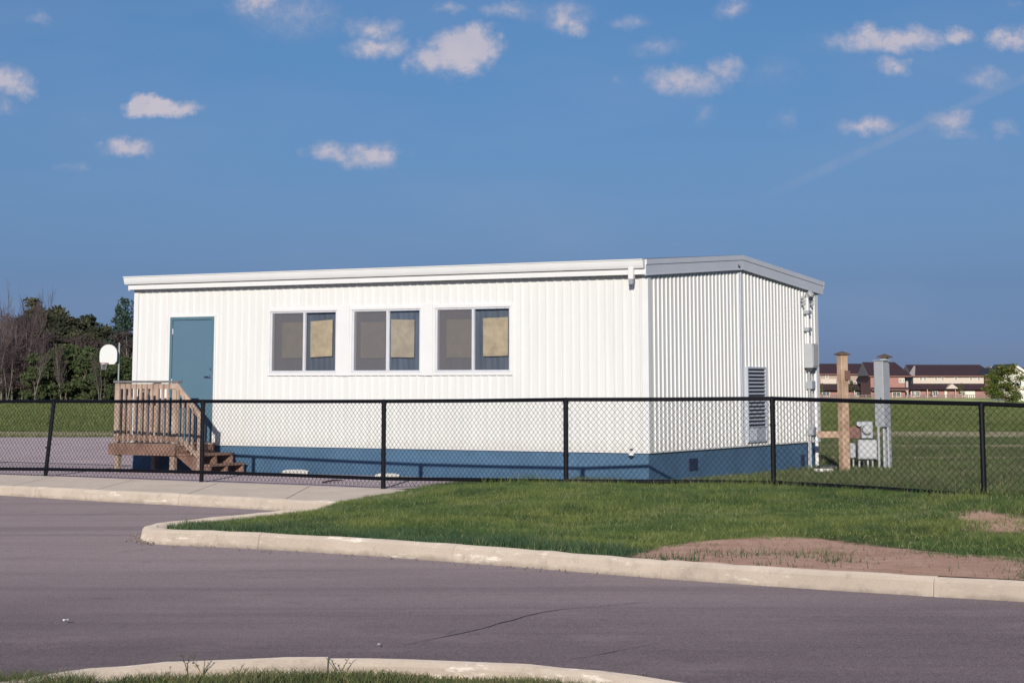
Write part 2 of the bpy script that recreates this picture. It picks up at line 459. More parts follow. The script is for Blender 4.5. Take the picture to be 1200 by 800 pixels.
# ------------------------------------------------------------------ setting meshes
# field: rows run out from the fence line to the horizon
def grid_sheet(name, xs, ks, zoff, mat, skirt=False):
    xs = np.asarray(xs, float); ks = np.asarray(ks, float)
    X, K = np.meshgrid(xs, ks); Y = fenceY(X)+K; Z = height(X, Y)+zoff
    n, mm = len(xs), len(ks)
    V = np.stack([X, Y, Z], -1).reshape(-1, 3)
    i, j = np.meshgrid(np.arange(n-1), np.arange(mm-1)); a = (j*n+i).ravel()
    F = np.stack([a, a+1, a+1+n, a+n], -1)
    o = np_mesh(name, V, F, mat)
    for p in o.data.polygons: p.use_smooth = True
    return o
xs = np.unique(np.concatenate([np.linspace(-20, 20, 161), np.linspace(-120, -20, 40), np.linspace(20, 160, 50), [-900, -600, -300, -200, 260, 400, 700, 1000]]))
ks = np.unique(np.concatenate([np.linspace(-.12, 8, 42), np.linspace(8, 60, 53), np.linspace(60, 300, 41), [350, 400, 500, 700, 1100, 1800, 3000]]))
fieldo = grid_sheet('field', xs, ks, -.02, 'field_ground'); tag(fieldo, kind='structure')
# asphalt yard behind the fence, left
xs = np.unique(np.concatenate([np.linspace(-14, .9, 60), np.linspace(-80, -14, 34)]))
m_ = MB()
def yard_far(X): return 57.5+.04*(X+12)
Xs = xs; n = len(Xs); R = 26; V = []
for j in range(R):
    for i, X in enumerate(Xs):
        y0 = float(fenceY(X))-.02; y1 = yard_far(X)
        if X > -6.5: y1 = min(y1, 44)
        y = y0+(y1-y0)*(j/(R-1))**1.6; V.append((X, y, hz(X, y)))
F = [(j*n+i, j*n+i+1, (j+1)*n+i+1, (j+1)*n+i) for j in range(R-1) for i in range(n-1)]
yo = np_mesh('schoolyard_asphalt', np.array(V), np.array(F), 'yard_asphalt'); tag(yo, kind='structure')
# road
m_ = MB(); nx, ny = 80, 60
V = [(-70+i*140/nx, -12+j*50/ny, ROADZ+.0) for j in range(ny+1) for i in range(nx+1)]
V = np.array(V); V[:, 2] += .012*np.sin(V[:, 0]*.5)*np.sin(V[:, 1]*.45)
V[:, 2] -= .9*(V[:, 1] > 31.9+.0*V[:, 0])*(V[:, 0] > -20)
F = [(j*(nx+1)+i, j*(nx+1)+i+1, (j+1)*(nx+1)+i+1, (j+1)*(nx+1)+i) for j in range(ny) for i in range(nx)]
ro = np_mesh('road', V, np.array(F), 'road_asphalt'); tag(ro, kind='structure')
# ground sheet well below, so nothing is empty under or beyond the near side
bb = MB(); bb.quad((-900, -400, -.4), (900, -400, -.4), (900, 33, -.4), (-900, 33, -.4))
tag(bb.build('ground', 'soil', fix=False), kind='structure')
def kerb_sweep(mb, line, inward, width, ztop=0.0, zin=-.12, seg=3.0, gap=.016, zbot=-.30, r=.03, bat=.03, jx=None):
    """sections of kerb along line; inward = unit side factor (+1 left of travel); every section a closed solid, slightly uneven"""
    P = resample(line, .25); L = [0]
    for a, b in zip(P[:-1], P[1:]): L.append(L[-1]+(b-a).length)
    tot = L[-1]
    def pt(s):
        s = min(max(s, 0), tot-1e-6)
        import bisect
        i = max(0, bisect.bisect_right(L, s)-1); i = min(i, len(P)-2)
        t = (s-L[i])/max(1e-9, L[i+1]-L[i]); p = P[i].lerp(P[i+1], t)
        i0 = max(0, i-1); i1 = min(len(P)-1, i+2); d = (P[i1]-P[i0]).normalized()
        return p, Vector((-d.y, d.x, 0))*inward
    s = 0.0; first = seg
    if jx is not None:
        i_ = min(range(len(P)), key=lambda i: abs(P[i].x-jx[0])+abs(P[i].y-jx[1])); first = L[i_] % seg
        if first < .4: first += seg
    while s < tot-.05:
        e = min(s+(first if s == 0.0 else seg), tot); k = max(2, int((e-s)/.22)); dz = random.uniform(-.004, .004)
        rings = []
        for q in range(k+1):
            ss = s+gap/2+(e-s-gap)*q/k; p, nrm = pt(ss)
            jit = random.uniform(-.005, .005)
            prof = [(-bat, zbot), (-bat, ROADZ-.0), (-bat*.3+jit, ztop-r), (r*.5, ztop-r*.25), (r*1.4, ztop+dz), (width-r, ztop+dz), (width, ztop-r), (width, zbot)]
            rings.append([(p+nrm*u)+Vector((0, 0, z+(jit if z > ztop-.01 else 0))) for u, z in prof])
        m = len(rings[0]); vs = [v for rg in rings for v in rg]; fs = []
        for a in range(k):
            for b in range(m-1): fs.append((a*m+b, a*m+b+1, (a+1)*m+b+1, (a+1)*m+b))
        fs.append(tuple(range(m))[::-1]); fs.append(tuple(k*m+i for i in range(m)))
        mb.add(vs, fs); s = e
kb = MB()
kerb_sweep(kb, smooth_line(island_edge[:9], 2)+island_edge[9:], 1, .16, seg=2.5, jx=tuple(G(533, 638.6, 0))[:2])
tag(kb.build('kerb', 'kerb_concrete', smooth=False), kind='structure')
kb = MB(); kerb_sweep(kb, side_line+[side_line[-1]+Vector((2.2, -.9, 0))*.3], 1, .16, seg=3.1)
tag(kb.build('pavement_kerb', 'kerb_concrete'), kind='structure')
kb = MB(); kerb_sweep(kb, smooth_line(near_edge, 2), -1, .16, seg=3.0, zbot=-.32, jx=tuple(G(396, 768.6, 0))[:2])
tag(kb.build('near_kerb', 'kerb_concrete'), kind='structure')
# pavement slabs between kerb and fence: closed slabs with joints
pv = MB()
SX = [-70, -60, -50, -42]+[x for x in np.arange(-36, 2.5, 1.5)]
sl = side_line+[side_line[-1]+Vector((2.5, -1.2, 0)), side_line[-1]+Vector((6, -2.2, 0))]
slx = [p.x for p in sl]; sly = [p.y for p in sl]
for a, b in zip(SX[:-1], SX[1:]):
    a2, b2 = a+.006, b-.006; k = 4; vs = []
    for q in range(k+1):
        x = a2+(b2-a2)*q/k; y0 = float(np.interp(x, slx, sly))+.165; y1 = float(fenceY(x))+.03
        y1 = max(y1, y0+.2)
        z = .0
        vs += [(x, y0, z-.12), (x, y0, z), (x, y1, z+.012+min(0, 0)), (x, y1, z-.12)]
    fs = []
    for q in range(k):
        for r in range(3): fs.append((q*4+r, q*4+r+1, q*4+4+r+1, q*4+4+r))
    fs += [(0, 1, 2, 3), (k*4, k*4+1, k*4+2, k*4+3)]
    pv.add(vs, fs)
tag(pv.build('pavement', 'pavement_concrete'), kind='structure')
# ------------------------------------------------------------------ lawn between kerb and fence
def offset_in(line, d):
    out = []
    for i, p in enumerate(line):
        a = line[max(0, i-1)]; b = line[min(len(line)-1, i+1)]; t = (b-a).normalized(); out.append(p+Vector((-t.y, t.x, 0))*d)
    return out
inner = offset_in(smooth_line(island_edge[:9], 2)+island_edge[9:], .13)
gedge = [g2(x, y) for x, y in ((578, 567.5), (520, 572.5), (450, 580), (400, 588))]
end_x = inner[-1].x
fence_back = [Vector((x, float(fenceY(x))+.02, 0)) for x in np.arange(end_x+1.5, gedge[0].x+.3, -.5)]
gback = [g2(x, y) for x, y in ((365, 599), (335, 602.5), (300, 606), (270, 609), (240, 612.3), (215, 615), (196, 617.2))]
cut = min(range(len(inner)), key=lambda i: (inner[i]-g2(196, 618.5)).length)
apron = inner[:cut+1]+[p for p in gback[::-1]]+[g2(400, 594.5), g2(395, 590)]
verge_poly = inner[cut+1:]+fence_back+gedge+gback
vp = [(p.x, p.y) for p in verge_poly]
ap = [(p.x, p.y) for p in inner[:cut+1]]+[(2.0, 19.2), (2.0, float(fenceY(2.0))-.5)]+[(p.x+.15, p.y+.1) for p in gedge[:1]]+[(p.x, p.y) for p in gedge[1:]]
ap = [(p.x, p.y) for p in inner[:cut+3]]+[(p.x+.25, p.y-.35) for p in gback[::-1]]+[(p.x+.3, p.y-.4) for p in gedge[::-1]]+[(gedge[0].x+.3, gedge[0].y+.1)]+[(p.x, p.y+.25) for p in gedge[:-1]]+[(inner[0].x+.6, inner[0].y+.1)]
from mathutils.geometry import delaunay_2d_cdt
def poly_sheet(name, poly, step, zf, mat):
    X0 = min(p[0] for p in poly); X1 = max(p[0] for p in poly); Y0 = min(p[1] for p in poly); Y1 = max(p[1] for p in poly)
    gx, gy = np.meshgrid(np.arange(X0+step/2, X1, step), np.arange(Y0+step/2, Y1, step))
    gx = gx.ravel()+RNG.uniform(-.2, .2, gx.size)*step; gy = gy.ravel()+RNG.uniform(-.2, .2, gy.size)*step
    k = inside(poly, gx, gy); pts = [Vector(p) for p in poly]+[Vector((a, b)) for a, b in zip(gx[k], gy[k])]
    n = len(poly)
    r = delaunay_2d_cdt(pts, [], [list(range(n))], 1, 1e-5)
    mb = MB(); mb.v = [(v.x, v.y, zf(v.x, v.y)) for v in r[0]]; mb.f = [tuple(f) for f in r[2]]
    return mb.build(name, mat, smooth=True)
def vz(x, y): return hz(x, y)-.012
ao = poly_sheet('island_apron', ap, .4, lambda x, y: hz(x, y)-.022, 'pavement_concrete'); tag(ao, kind='structure')
near_in = offset_in(smooth_line(near_edge, 2), -.13)
npoly = [(p.x, p.y) for p in near_in]+[(14, near_in[-1].y-1.0), (14, -6), (-14, -6), (-14, near_in[0].y-.5)]
NZ = -.085
no = poly_sheet('near_lawn_ground', npoly, .6, lambda x, y: NZ, 'soil'); tag(no, kind='structure')
# bare patches
def pxpoly(l, z=0.0): return [(G(x, y, z).x, G(x, y, z).y) for x, y in l]
bare = [pxpoly([(745, 652), (772, 641), (820, 633), (870, 628.5), (915, 627.5), (950, 631), (985, 633), (1010, 638), (1060, 640), (1100, 646), (1150, 647), (1190, 651), (1215, 652), (1240, 690), (1100, 688), (900, 674)]),
        pxpoly([(1108, 606), (1122, 599), (1140, 598), (1165, 602), (1190, 606), (1215, 606), (1230, 616), (1190, 619), (1165, 616), (1140, 614), (1118, 615)], .08),
        pxpoly([(712, 629), (735, 626), (750, 627), (738, 632), (715, 633)]),
        pxpoly([(668, 645), (690, 638), (702, 640), (696, 648)]),
        pxpoly([(1040, 612), (1060, 606), (1080, 609), (1062, 614)], .05)]
from mathutils import noise as mnoise
def lump(x, y): return max(-.22, lump_(x, y))
def lump_(x, y): return .5*mnoise.noise((x*2.3, y*2.3, 3.1))+.35*mnoise.noise((x*6.1, y*6.1, 8.1))+.45*mnoise.noise((x*13, y*13, 1.7))
inner_r = resample(inner, .05)
def vnoise(X, Y, s, seed=0):
    """cheap value noise for patchy growth"""
    r = np.random.default_rng(seed); T = r.random((64, 64))
    x = X*s+31.7; y = Y*s+17.3; xi = np.floor(x).astype(int); yi = np.floor(y).astype(int); fx_ = x-xi; fy_ = y-yi
    fx_ = fx_*fx_*(3-2*fx_); fy_ = fy_*fy_*(3-2*fy_)
    g = lambda a, b: T[a % 64, b % 64]
    return (g(xi, yi)*(1-fx_)+g(xi+1, yi)*fx_)*(1-fy_)+(g(xi, yi+1)*(1-fx_)+g(xi+1, yi+1)*fx_)*fy_
def blades(name, X, Y, Z, H, Wd, mat, lean=.45, seg=1, parent=None):
    n = len(X); th = RNG.uniform(0, 2*PI, n); ph = RNG.uniform(0, 2*PI, n); ln = H*RNG.uniform(.05, lean*2, n)
    dx = np.cos(th)*Wd/2; dy = np.sin(th)*Wd/2; lx = np.cos(ph)*ln; ly = np.sin(ph)*ln
    B = np.stack([X, Y, Z], -1)
    d = np.stack([dx, dy, 0*dx], -1); L = np.stack([lx, ly, H], -1)
    if seg == 1:
        V = np.stack([B-d, B+d, B+L], 1).reshape(-1, 3); F = np.arange(3*n).reshape(-1, 3)
    else:
        L1 = np.stack([lx*.35, ly*.35, H*.62], -1)
        V = np.stack([B-d, B+d, B+L1-d*.75, B+L1+d*.75, B+L], 1).reshape(-1, 3)
        b = (np.arange(n)*5)[:, None]
        F = np.concatenate([b+[0, 1, 3], b+[0, 3, 2], b+[2, 3, 4]], 0)
    return np_mesh(name, V, F, mat, parent)
def scatter(poly, dens, fn=None):
    a = np.array(poly); X0, Y0 = a.min(0); X1, Y1 = a.max(0); n = int((X1-X0)*(Y1-Y0)*dens)
    X = RNG.uniform(X0, X1, n); Y = RNG.uniform(Y0, Y1, n); k = inside(poly, X, Y); X = X[k]; Y = Y[k]
    if fn is not None:
        k = RNG.random(len(X)) < fn(X, Y); X = X[k]; Y = Y[k]
    return X, Y
def bare_mask(X, Y):
    jx = X+(vnoise(X, Y, 1.5, 3)-.5)*.7+(vnoise(X, Y, 6, 13)-.5)*.5; jy = Y+(vnoise(X, Y, 1.5, 4)-.5)*1.1+(vnoise(X, Y, 6, 14)-.5)*.7
    m = np.ones(len(X))
    m_s = 1
    for i, b in enumerate(bare): 
        fr = sum(inside(b, jx+ax, jy+ay).astype(float) for ax, ay in ((0, 0), (.22, 0), (-.22, 0), (0, .4), (0, -.4), (.3, .3), (-.3, -.3)))/7
        lo = np.where(vnoise(X, Y, 1.9, 33+i) > .74, .14, .012) if i not in (2, 3, 4) else .25
        m = np.minimum(m, 1-fr*(1-lo)) if True else m
        m = np.where(fr > .8, np.minimum(m, lo+.03), m)
    return m
kx = np.array([p.x for p in front]); ky = np.array([p.y for p in front])
m, nt, out = new_mat('lawn_soil')
v = posvec(nt)
at_ = N(nt, 'ShaderNodeAttribute', attribute_name='bare').outputs['Fac']
g_ = mixc(nt, ramp(nt, noise(nt, v, 6, 5, .7), .3, .7), (.055, .062, .032), (.095, .088, .052))
e_ = mixc(nt, ramp(nt, noise(nt, v, 1.7, 8, .75), .35, .65), (.50, .30, .23), (.68, .455, .36))
e_ = mixc(nt, ramp(nt, noise(nt, v, 9, 6, .75), .48, .70, 0, .5), e_, (.30, .19, .145))
e_ = mixc(nt, ramp(nt, noise(nt, v, 38, 3, .7), .60, .68, 0, .55), e_, (.68, .54, .46))
e_ = mixc(nt, ramp(nt, noise(nt, v, 55, 3, .7), .58, .70, 0, .6), e_, (.22, .14, .11))
w1 = N(nt, 'ShaderNodeMath', {0: noise(nt, v, 4.5, 7, .75), 1: -.5}, operation='ADD').outputs[0]
w1 = N(nt, 'ShaderNodeMath', {0: w1, 1: 1.5}, operation='MULTIPLY').outputs[0]
w1 = N(nt, 'ShaderNodeMath', {0: at_, 1: w1}, operation='ADD').outputs[0]
principled(nt, out, mixc(nt, ramp(nt, w1, .22, .62), g_, e_), .95, 0, noise(nt, v, 26, 7, .75), .9, .05, .1, dr=1.0)
def bare_amount(X, Y):
    m = np.zeros(len(X))
    for b in bare:
        f = np.zeros(len(X))
        for ax, ay in ((0, 0), (.12, 0), (-.12, 0), (0, .25), (0, -.25), (.22, .2), (-.22, -.2), (.2, -.2), (-.2, .2)): f += inside(b, X+ax, Y+ay)/9.0
        m = np.maximum(m, f)
    return m
def lawn_z(x, y): return vz(x, y)
vo = poly_sheet('lawn_ground', [p for p in vp], .13, lawn_z, 'lawn_soil'); tag(vo, kind='structure')
_co = np.empty(len(vo.data.vertices)*3, np.float32); vo.data.vertices.foreach_get('co', _co); _co = _co.reshape(-1, 3)
_ba = bare_amount(_co[:, 0], _co[:, 1]); _att = vo.data.attributes.new('bare', 'FLOAT', 'POINT'); _att.data.foreach_set('value', _ba.astype(np.float32))
for _i in range(len(_co)): _co[_i, 2] += _ba[_i]*(.016+.022*lump(_co[_i, 0], _co[_i, 1]))
vo.data.vertices.foreach_set('co', _co.ravel()); vo.data.update()
def kerb_dist(X, Y): return Y-np.interp(X, kx, ky)
def lawn_w(X, Y):
    v = vnoise(X, Y, 1.1, 5)*.6+vnoise(X, Y, 3.1, 6)*.4
    right = sstep(2.5, 6.0, X)*.95
    return bare_mask(X, Y)*np.clip(.62+v*.8-right*(1-v)*.9, .10, 1)
vis = [(p[0], p[1]) for p in vp if p[0] < 10]
clip_poly = [p for p in vp]
X, Y = scatter(clip_poly, 3600, lambda a, b: lawn_w(a, b)*np.where(a > 9.5, .12, 1))
kd = kerb_dist(X, Y)
tall = .022+.034*vnoise(X, Y, 2.2, 8)+.030*sstep(.5, .8, vnoise(X, Y, .8, 9))+.03*sstep(.75, .95, vnoise(X, Y, 4.5, 10))
near = sstep(1.7, .7, kd+(vnoise(X, Y, .9, 12)-.5)*1.2)
H = tall*RNG.uniform(.6, 1.35, len(X))*(1+.35*near)
far_k = RNG.random(len(X)) < near
Zg = height(X, Y)-.015
tag(blades('lawn_grass', X[~far_k], Y[~far_k], Zg[~far_k], H[~far_k], .0085, 'verge_grass', .7), kind='stuff')
tag(blades('kerbside_grass', X[far_k], Y[far_k], Zg[far_k], H[far_k], .009, 'kerb_grass', seg=1), kind='stuff')
# taller unmown fringe along the fence foot and stray seed stalks
n = 5200; X = RNG.uniform(-.4, 9.5, n); Y = fenceY(X)+RNG.normal(0, .10, n); w = vnoise(X, Y, 1.7, 21)
H = (.06+.16*w**2)*RNG.uniform(.5, 1.3, n)
tag(blades('fence_foot_grass', X, Y, height(X, Y)-.02, H, .008, 'verge_grass', .3), kind='stuff')
# near lawn, in front of the near kerb
near_p = [(p[0], p[1]) for p in npoly]
X, Y = scatter([p for p in near_p], 900, lambda a, b: np.where((b > 7.6) & (np.abs(a) < 6), 1.0, .03))
near_k = Y > 8.2
X0, Y0 = scatter([p for p in near_p], 3300, lambda a, b: np.where((b > 8.9) & (np.abs(a) < 4.2), 1.0, 0))
X = np.concatenate([X, X0]); Y = np.concatenate([Y, Y0])
w = vnoise(X, Y, 2.3, 31)
nix = np.array([p.x for p in near_in]); niy = np.array([p.y for p in near_in])
kd = np.interp(X, nix, niy)-Y
edge = sstep(.0, .35, kd)
H = (.035+.05*w)*RNG.uniform(.5, 1.4, len(X))*(.55+.45*edge)*np.where(X < -1.3, 1.25, 1)
keep = RNG.random(len(X)) < np.clip(.35+w*.8+edge*.4, 0, 1)
nl = 2600; _px = RNG.uniform(-60, 112, nl); _py = RNG.uniform(796.5, 812, nl)+.07*np.maximum(_px-60, 0)
_P = np.array([tuple(G(a, b, -.03)) for a, b in zip(_px, _py)])
X = np.concatenate([X[keep], _P[:, 0]]); Y = np.concatenate([Y[keep], _P[:, 1]]); H = np.concatenate([H[keep], RNG.uniform(.075, .135, nl)]); keep = np.ones(len(X), bool)
tag(blades('near_grass', X[keep], Y[keep], np.full(keep.sum(), NZ), H[keep], .0055, 'near_grass', .6, seg=2), kind='stuff')
# field beyond the fence
def field_blades(name, n, ya, yb, h, w, xl, xr, prob):
    mt = 'rough_grass' if 'rough' in name else 'field_grass'
    u = RNG.random(n); Y = ya+(yb-ya)*u**1.25; X = RNG.uniform(xl, xr, n)*Y/yb
    k = RNG.random(n) < prob(X, Y); X = X[k]; Y = Y[k]
    return blades(name, X, Y, height(X, Y)-.03, h*RNG.uniform(.5, 1.5, len(X))*(.5+vnoise(X, Y, .6, 41)), w, mt, .5)
blade_mat('rough_grass', ((.12, .165, .075), (.20, .235, .10), (.07, .10, .05), (.10, .105, .07)), .3, (.27, .24, .15), .14)
def fprob(X, Y):
    k = Y-fenceY(X); onyard = (X < -6.5) & (Y < yard_far(X)) | (X < .9) & (Y < 44) & (X > -14)
    wy = Y+(vnoise(X, Y, .12, 51)-.5)*3
    path = (np.abs(wy-61.5) < 3.0) | ((vnoise(X, Y, .3, 52) > .30) & (X > 6) & ((np.abs(Y-50.0) < .85) | (np.abs(Y-42.0) < .5)))
    inb = inside([(2.1, 30.8), (-6.9, 35.9), (-3.2, 42.3), (5.75, 37.25)], X, Y)
    return np.where((k < .1) | onyard | inb, 0, np.where(path, .08, 1))
tag(field_blades('field_grass', 90000, 58, 78, .09, .026, -24, 26, fprob), kind='stuff')
tag(field_blades('rough_field_grass', 210000, 24, 58, .085, .017, -19, 19, fprob), kind='stuff')
tag(field_blades('far_field_grass', 120000, 75, 170, .13, .05, -46, 50, lambda a, b: np.ones(len(a))), kind='stuff')
# ------------------------------------------------------------------ chain link fence
FN = empty('chain_link_fence', (0, 28, 0), 'black vinyl chain link fence with round rails running across in front of the white classroom', 'fence')
post_lean = {55: .115}
for i, (px, Y) in enumerate(FP):
    x, y, zt, zb, zg = FPTS[i]
    lx = post_lean.get(px, 0)
    mb = MB(); top = Vector((x+lx, y, zt-.03)); bot = Vector((x, y+.012, min(zg, zb-.12)-.15))
    mb.tube([bot, top], .034, 12)
    o = mb.build('post', 'black_vinyl', FN, smooth=False)
    mb = MB(); mb.tube([top-Vector((0, 0, .02)), top+Vector((0, 0, .030)), top+Vector((0, 0, .052)), top+Vector((0, 0, .060))], [.040, .040, .026, .006], 12)
    mb.build('post_cap', 'black_vinyl', o)
    mb = MB()
    for zz in (zb+.02, (zb+zt)/2-.2, (zb+zt)/2+.2, zt-.12):
        f = (zz-zb)/(zt-zb); c = Vector((x+lx*f, y, zz)); mb.tube([c-Vector((0, 0, .012)), c+Vector((0, 0, .012))], .040, 12)
    build_each(mb, 'tension_band', 'black_vinyl', o)
for i in range(len(FPTS)-1):
    a, b = FPTS[i], FPTS[i+1]
    la = post_lean.get(FP[i][0], 0); lb = post_lean.get(FP[i+1][0], 0)
    A = Vector((a[0], a[1], 0)); B = Vector((b[0], b[1], 0)); d = (B-A); L = d.length; d.normalize(); nrm = Vector((-d.y, d.x, 0))
    sag = lambda s: -.006*math.sin(PI*s/L)
    ZT = lambda s: a[2]+(b[2]-a[2])*s/L; ZB = lambda s: a[3]+(b[3]-a[3])*s/L
    rt = MB(); rt.tube([A+Vector((la, 0, a[2])), A.lerp(B, .5)+Vector(((la+lb)/2, 0, (a[2]+b[2])/2-.004)), B+Vector((lb, 0, b[2]))], .0265, 10)
    rt.build('top_rail', 'black_vinyl', FN)
    rb = MB(); rb.tube([A+Vector((0, 0, a[3])), A.lerp(B, .5)+Vector((0, 0, (a[3]+b[3])/2+.004)), B+Vector((0, 0, b[3]))], .0265, 10)
    rb.build('bottom_rail', 'black_vinyl', FN)
    # woven wire: each wire zigzags, neighbours hook round one another
    mb = MB(); c = .0375; rad = .0027
    cw = {3: .075, 4: .072, 5: .076}.get(i, .094 if i > 5 else .080); q_ = cw/.088
    def zlow(s): return ZB(s)-.105
    off = nrm*-.026
    Hh = 1.3
    for dirn in (1, -1):
        k = 0
        while True:
            s_start = (-Hh-.1)+k*cw if dirn > 0 else k*cw
            if s_start > L+(0 if dirn > 0 else Hh+.1): break
            # line: s = s_start + dirn*h  (h = height above zlow)
            hlo = 0.0; zl = zlow(min(max(s_start, 0), L)); hhi = ZT(0)-zl+.0
            hhi = ZT(min(max(s_start+dirn*hhi*q_, 0), L))-zl
            if dirn > 0: lo = max(hlo, -s_start/q_); hi = min(hhi, (L-s_start)/q_)
            else: lo = max(hlo, (s_start-L)/q_); hi = min(hhi, s_start/q_)
            if hi > lo+.01:
                nseg = max(1, int((hi-lo)/.3)); pts = []
                for q in range(nseg+1):
                    h = lo+(hi-lo)*q/nseg; s = s_start+dirn*h*q_
                    lean = (la+(lb-la)*s/L)*(h/1.2)
                    pts.append(A+d*s+off+nrm*(.0035*dirn)+nrm*(.010*math.sin(s*2.1+h*3))+Vector((lean, 0, zl+h)))
                mb.tube(pts, rad, 3, cap=False)
            k += 1
    mb.build('chain_link_mesh', 'black_vinyl', FN, fix=False)
# ------------------------------------------------------------------ portable classroom
YAW = .5139; BC = Vector((2.1074, 30.8053, 0)); LEN, WID, W2 = 10.256, 7.370, 3.676
ES = Vector((-math.cos(YAW), math.sin(YAW), 0)); ET = Vector((math.sin(YAW), math.cos(YAW), 0)); UZ = Vector((0, 0, 1))
def W(s, t, z): return BC+ES*s+ET*t+UZ*z
def hit_s(px, py, t=0.0):
    """(s, z) where a pixel meets the long wall's plane pushed out by t"""
    r = ray(px, py); o = Vector((0, 0, CAMZ)); p0 = BC+ET*t
    k = (p0-o).dot(ET)/r.dot(ET); p = o+r*k; return (p-BC).dot(ES), p.z
def hit_t(px, py, s=0.0):
    r = ray(px, py); o = Vector((0, 0, CAMZ)); p0 = BC+ES*s
    k = (p0-o).dot(ES)/r.dot(ES); p = o+r*k; return (p-BC).dot(ET), p.z
ZS, ZE, ZA = .50, 3.20, 3.467
PC = empty('portable_classroom', BC, 'long white corrugated metal portable classroom with blue skirting and a low gable roof', 'classroom building')
RB = Matrix((ES, ET, UZ)).transposed()
def wbox(mb, s0, s1, t0, t1, z0, z1, bev=0.0): mb.box(W((s0+s1)/2, (t0+t1)/2, (z0+z1)/2), (abs(s1-s0), abs(t1-t0), abs(z1-z0)), RB, bev)
# openings on the long wall
win_px = [((316.2, 364.5), (396.5, 435.5)), ((412, 362.5), (495, 436)), ((509.5, 360.5), (600.2, 436.8))]
WZ0, WZ1 = .20+1.5, 1.255+1.5
WIN = []
for (a, b) in win_px:
    s1 = hit_s(a[0], 400)[0]; s0 = hit_s(b[0], 400)[0]; WIN.append((s0, s1))
DS1 = hit_s(199.6, 420)[0]; DS0 = hit_s(251.3, 420)[0]; DZ1 = 1.19+1.5; DZ0 = .47
holes = [(s0+.02, s1-.02, WZ0+.02, WZ1-.02) for s0, s1 in WIN]+[(DS0+.02, DS1-.02, DZ0, DZ1-.02)]
PITCHW, RD = .1525, .020
PROF = [(0, 0), (.052, 0), (.066, 1), (.086, 1), (.100, 0), (.1525, 0)]
def corrugated(mb, axis0, length, pt, zlo, ztop, holes=(), phase=0.0, breaks=()):
    us = set([0.0, length])
    n = int(length/PITCHW)+2
    cand = []
    for i in range(-1, n):
        for (u, d) in PROF[:-1]: cand.append((i*PITCHW+u+phase, d))
    def dep(u):
        x = ((u-phase) % PITCHW)
        for (a, da), (b, db) in zip(PROF[:-1], PROF[1:]):
            if a <= x <= b: return RD*(da+(db-da)*(x-a)/(b-a))
        return 0
    for u, d in cand:
        if 0 < u < length: us.add(round(u, 5))
    for h in holes: us.add(h[0]); us.add(h[1])
    for b in breaks: us.add(b)
    us = sorted(us)
    for a, b in zip(us[:-1], us[1:]):
        if b-a < 1e-5: continue
        mid = (a+b)/2; spans = [(zlo, None)]
        for (h0, h1, z0, z1) in holes:
            if h0 < mid < h1:
                new = []
                for (p, q) in spans:
                    if z0 > p+.01: new.append((p, z0))
                    new.append((z1, q))
                spans = new
        for (p, q) in spans:
            qa = ztop(a) if q is None else q; qb = ztop(b) if q is None else q
            da, db = dep(a+1e-6), dep(b-1e-6)
            mb.quad(pt(a, da, p), pt(b, db, p), pt(b, db, qb), pt(a, da, qa))
gab = lambda t: ZE+(ZA-ZE)*(1-abs(t-W2)/W2) if 0 <= t <= 2*W2 else ZE
mb = MB(); corrugated(mb, 0, LEN, lambda u, d, z: W(u, -d, z), ZS-.03, lambda u: ZE+.02, holes, .03)
mb.build('wall', 'white_siding', PC, fix=False)
for (a0, a1) in ((0, W2-.055), (W2+.055, WID)):
    pass
mb = MB(); corrugated(mb, 0, WID, lambda u, d, z: W(-d, u, z), ZS-.03, lambda u: gab(u)+.01, (), .02, (W2,))
mb.build('wall', 'white_siding', PC, fix=False)
mb = MB(); corrugated(mb, 0, LEN, lambda u, d, z: W(u, WID+d, z), ZS-.03, lambda u: ZE+.02)
mb.build('wall', 'white_siding', PC, fix=False)
mb = MB(); corrugated(mb, 0, WID, lambda u, d, z: W(LEN+d, u, z), ZS-.03, lambda u: gab(u)+.01, (), .02, (W2,))
mb.build('wall', 'white_siding', PC, fix=False)
# corner trims and the joint strip of the two halves
mb = MB()
for (s, t, ss, tt) in ((0, 0, -1, -1), (LEN, 0, 1, -1), (0, WID, -1, 1), (LEN, WID, 1, 1)):
    o1 = .030
    wbox(mb, s+ss*o1, s-ss*.075, t+tt*.0265, t+tt*(o1+.001), ZS-.045, ZE+.0, .002)
    wbox(mb, s+ss*.0265, s+ss*(o1+.001), t+tt*.026, t-tt*.075, ZS-.045, ZE+.0, .002)
build_each(mb, 'corner_trim', 'white_trim', PC)
mb = MB(); wbox(mb, -.031, -.004, W2-.065, W2+.065, ZS-.045, ZA-.01, .004)
wbox(mb, -.040, -.032, W2-.012, W2+.004, ZS-.04, ZA-.01)
mb.build('joint_strip', 'grey_flashing', PC)
# base flashing + skirting
mb = MB(); wbox(mb, -.028, LEN+.028, -.029, .02, ZS-.052, ZS-.032, .003); wbox(mb, -.029, .02, -.02, WID+.02, ZS-.0525, ZS-.0325, .003)
build_each(mb, 'base_flashing', 'white_trim', PC)
sk = MB()
def skirt_run(p, q, L):
    x = 0
    while x < L-.02:
        e = min(x+1.22, L); mid = (x+e)/2
        a, b = p(x+.0015), p(e-.0015); sk.prism([a(-.35), b(-.35), b(ZS-.053), a(ZS-.053)], q); x = e
skirt_run(lambda u: (lambda z: W(u, .012, z)), ET*.015, LEN)
skirt_run(lambda u: (lambda z: W(.012, .03+u, z)), ES*.015, WID-.03)
skirt_run(lambda u: (lambda z: W(LEN-.012, .03+u, z)), -ES*.015, WID-.03)
skirt_run(lambda u: (lambda z: W(u, WID-.012, z)), -ET*.015, LEN)
sko = build_each(sk, 'skirting_panel', 'blue_skirting', PC)
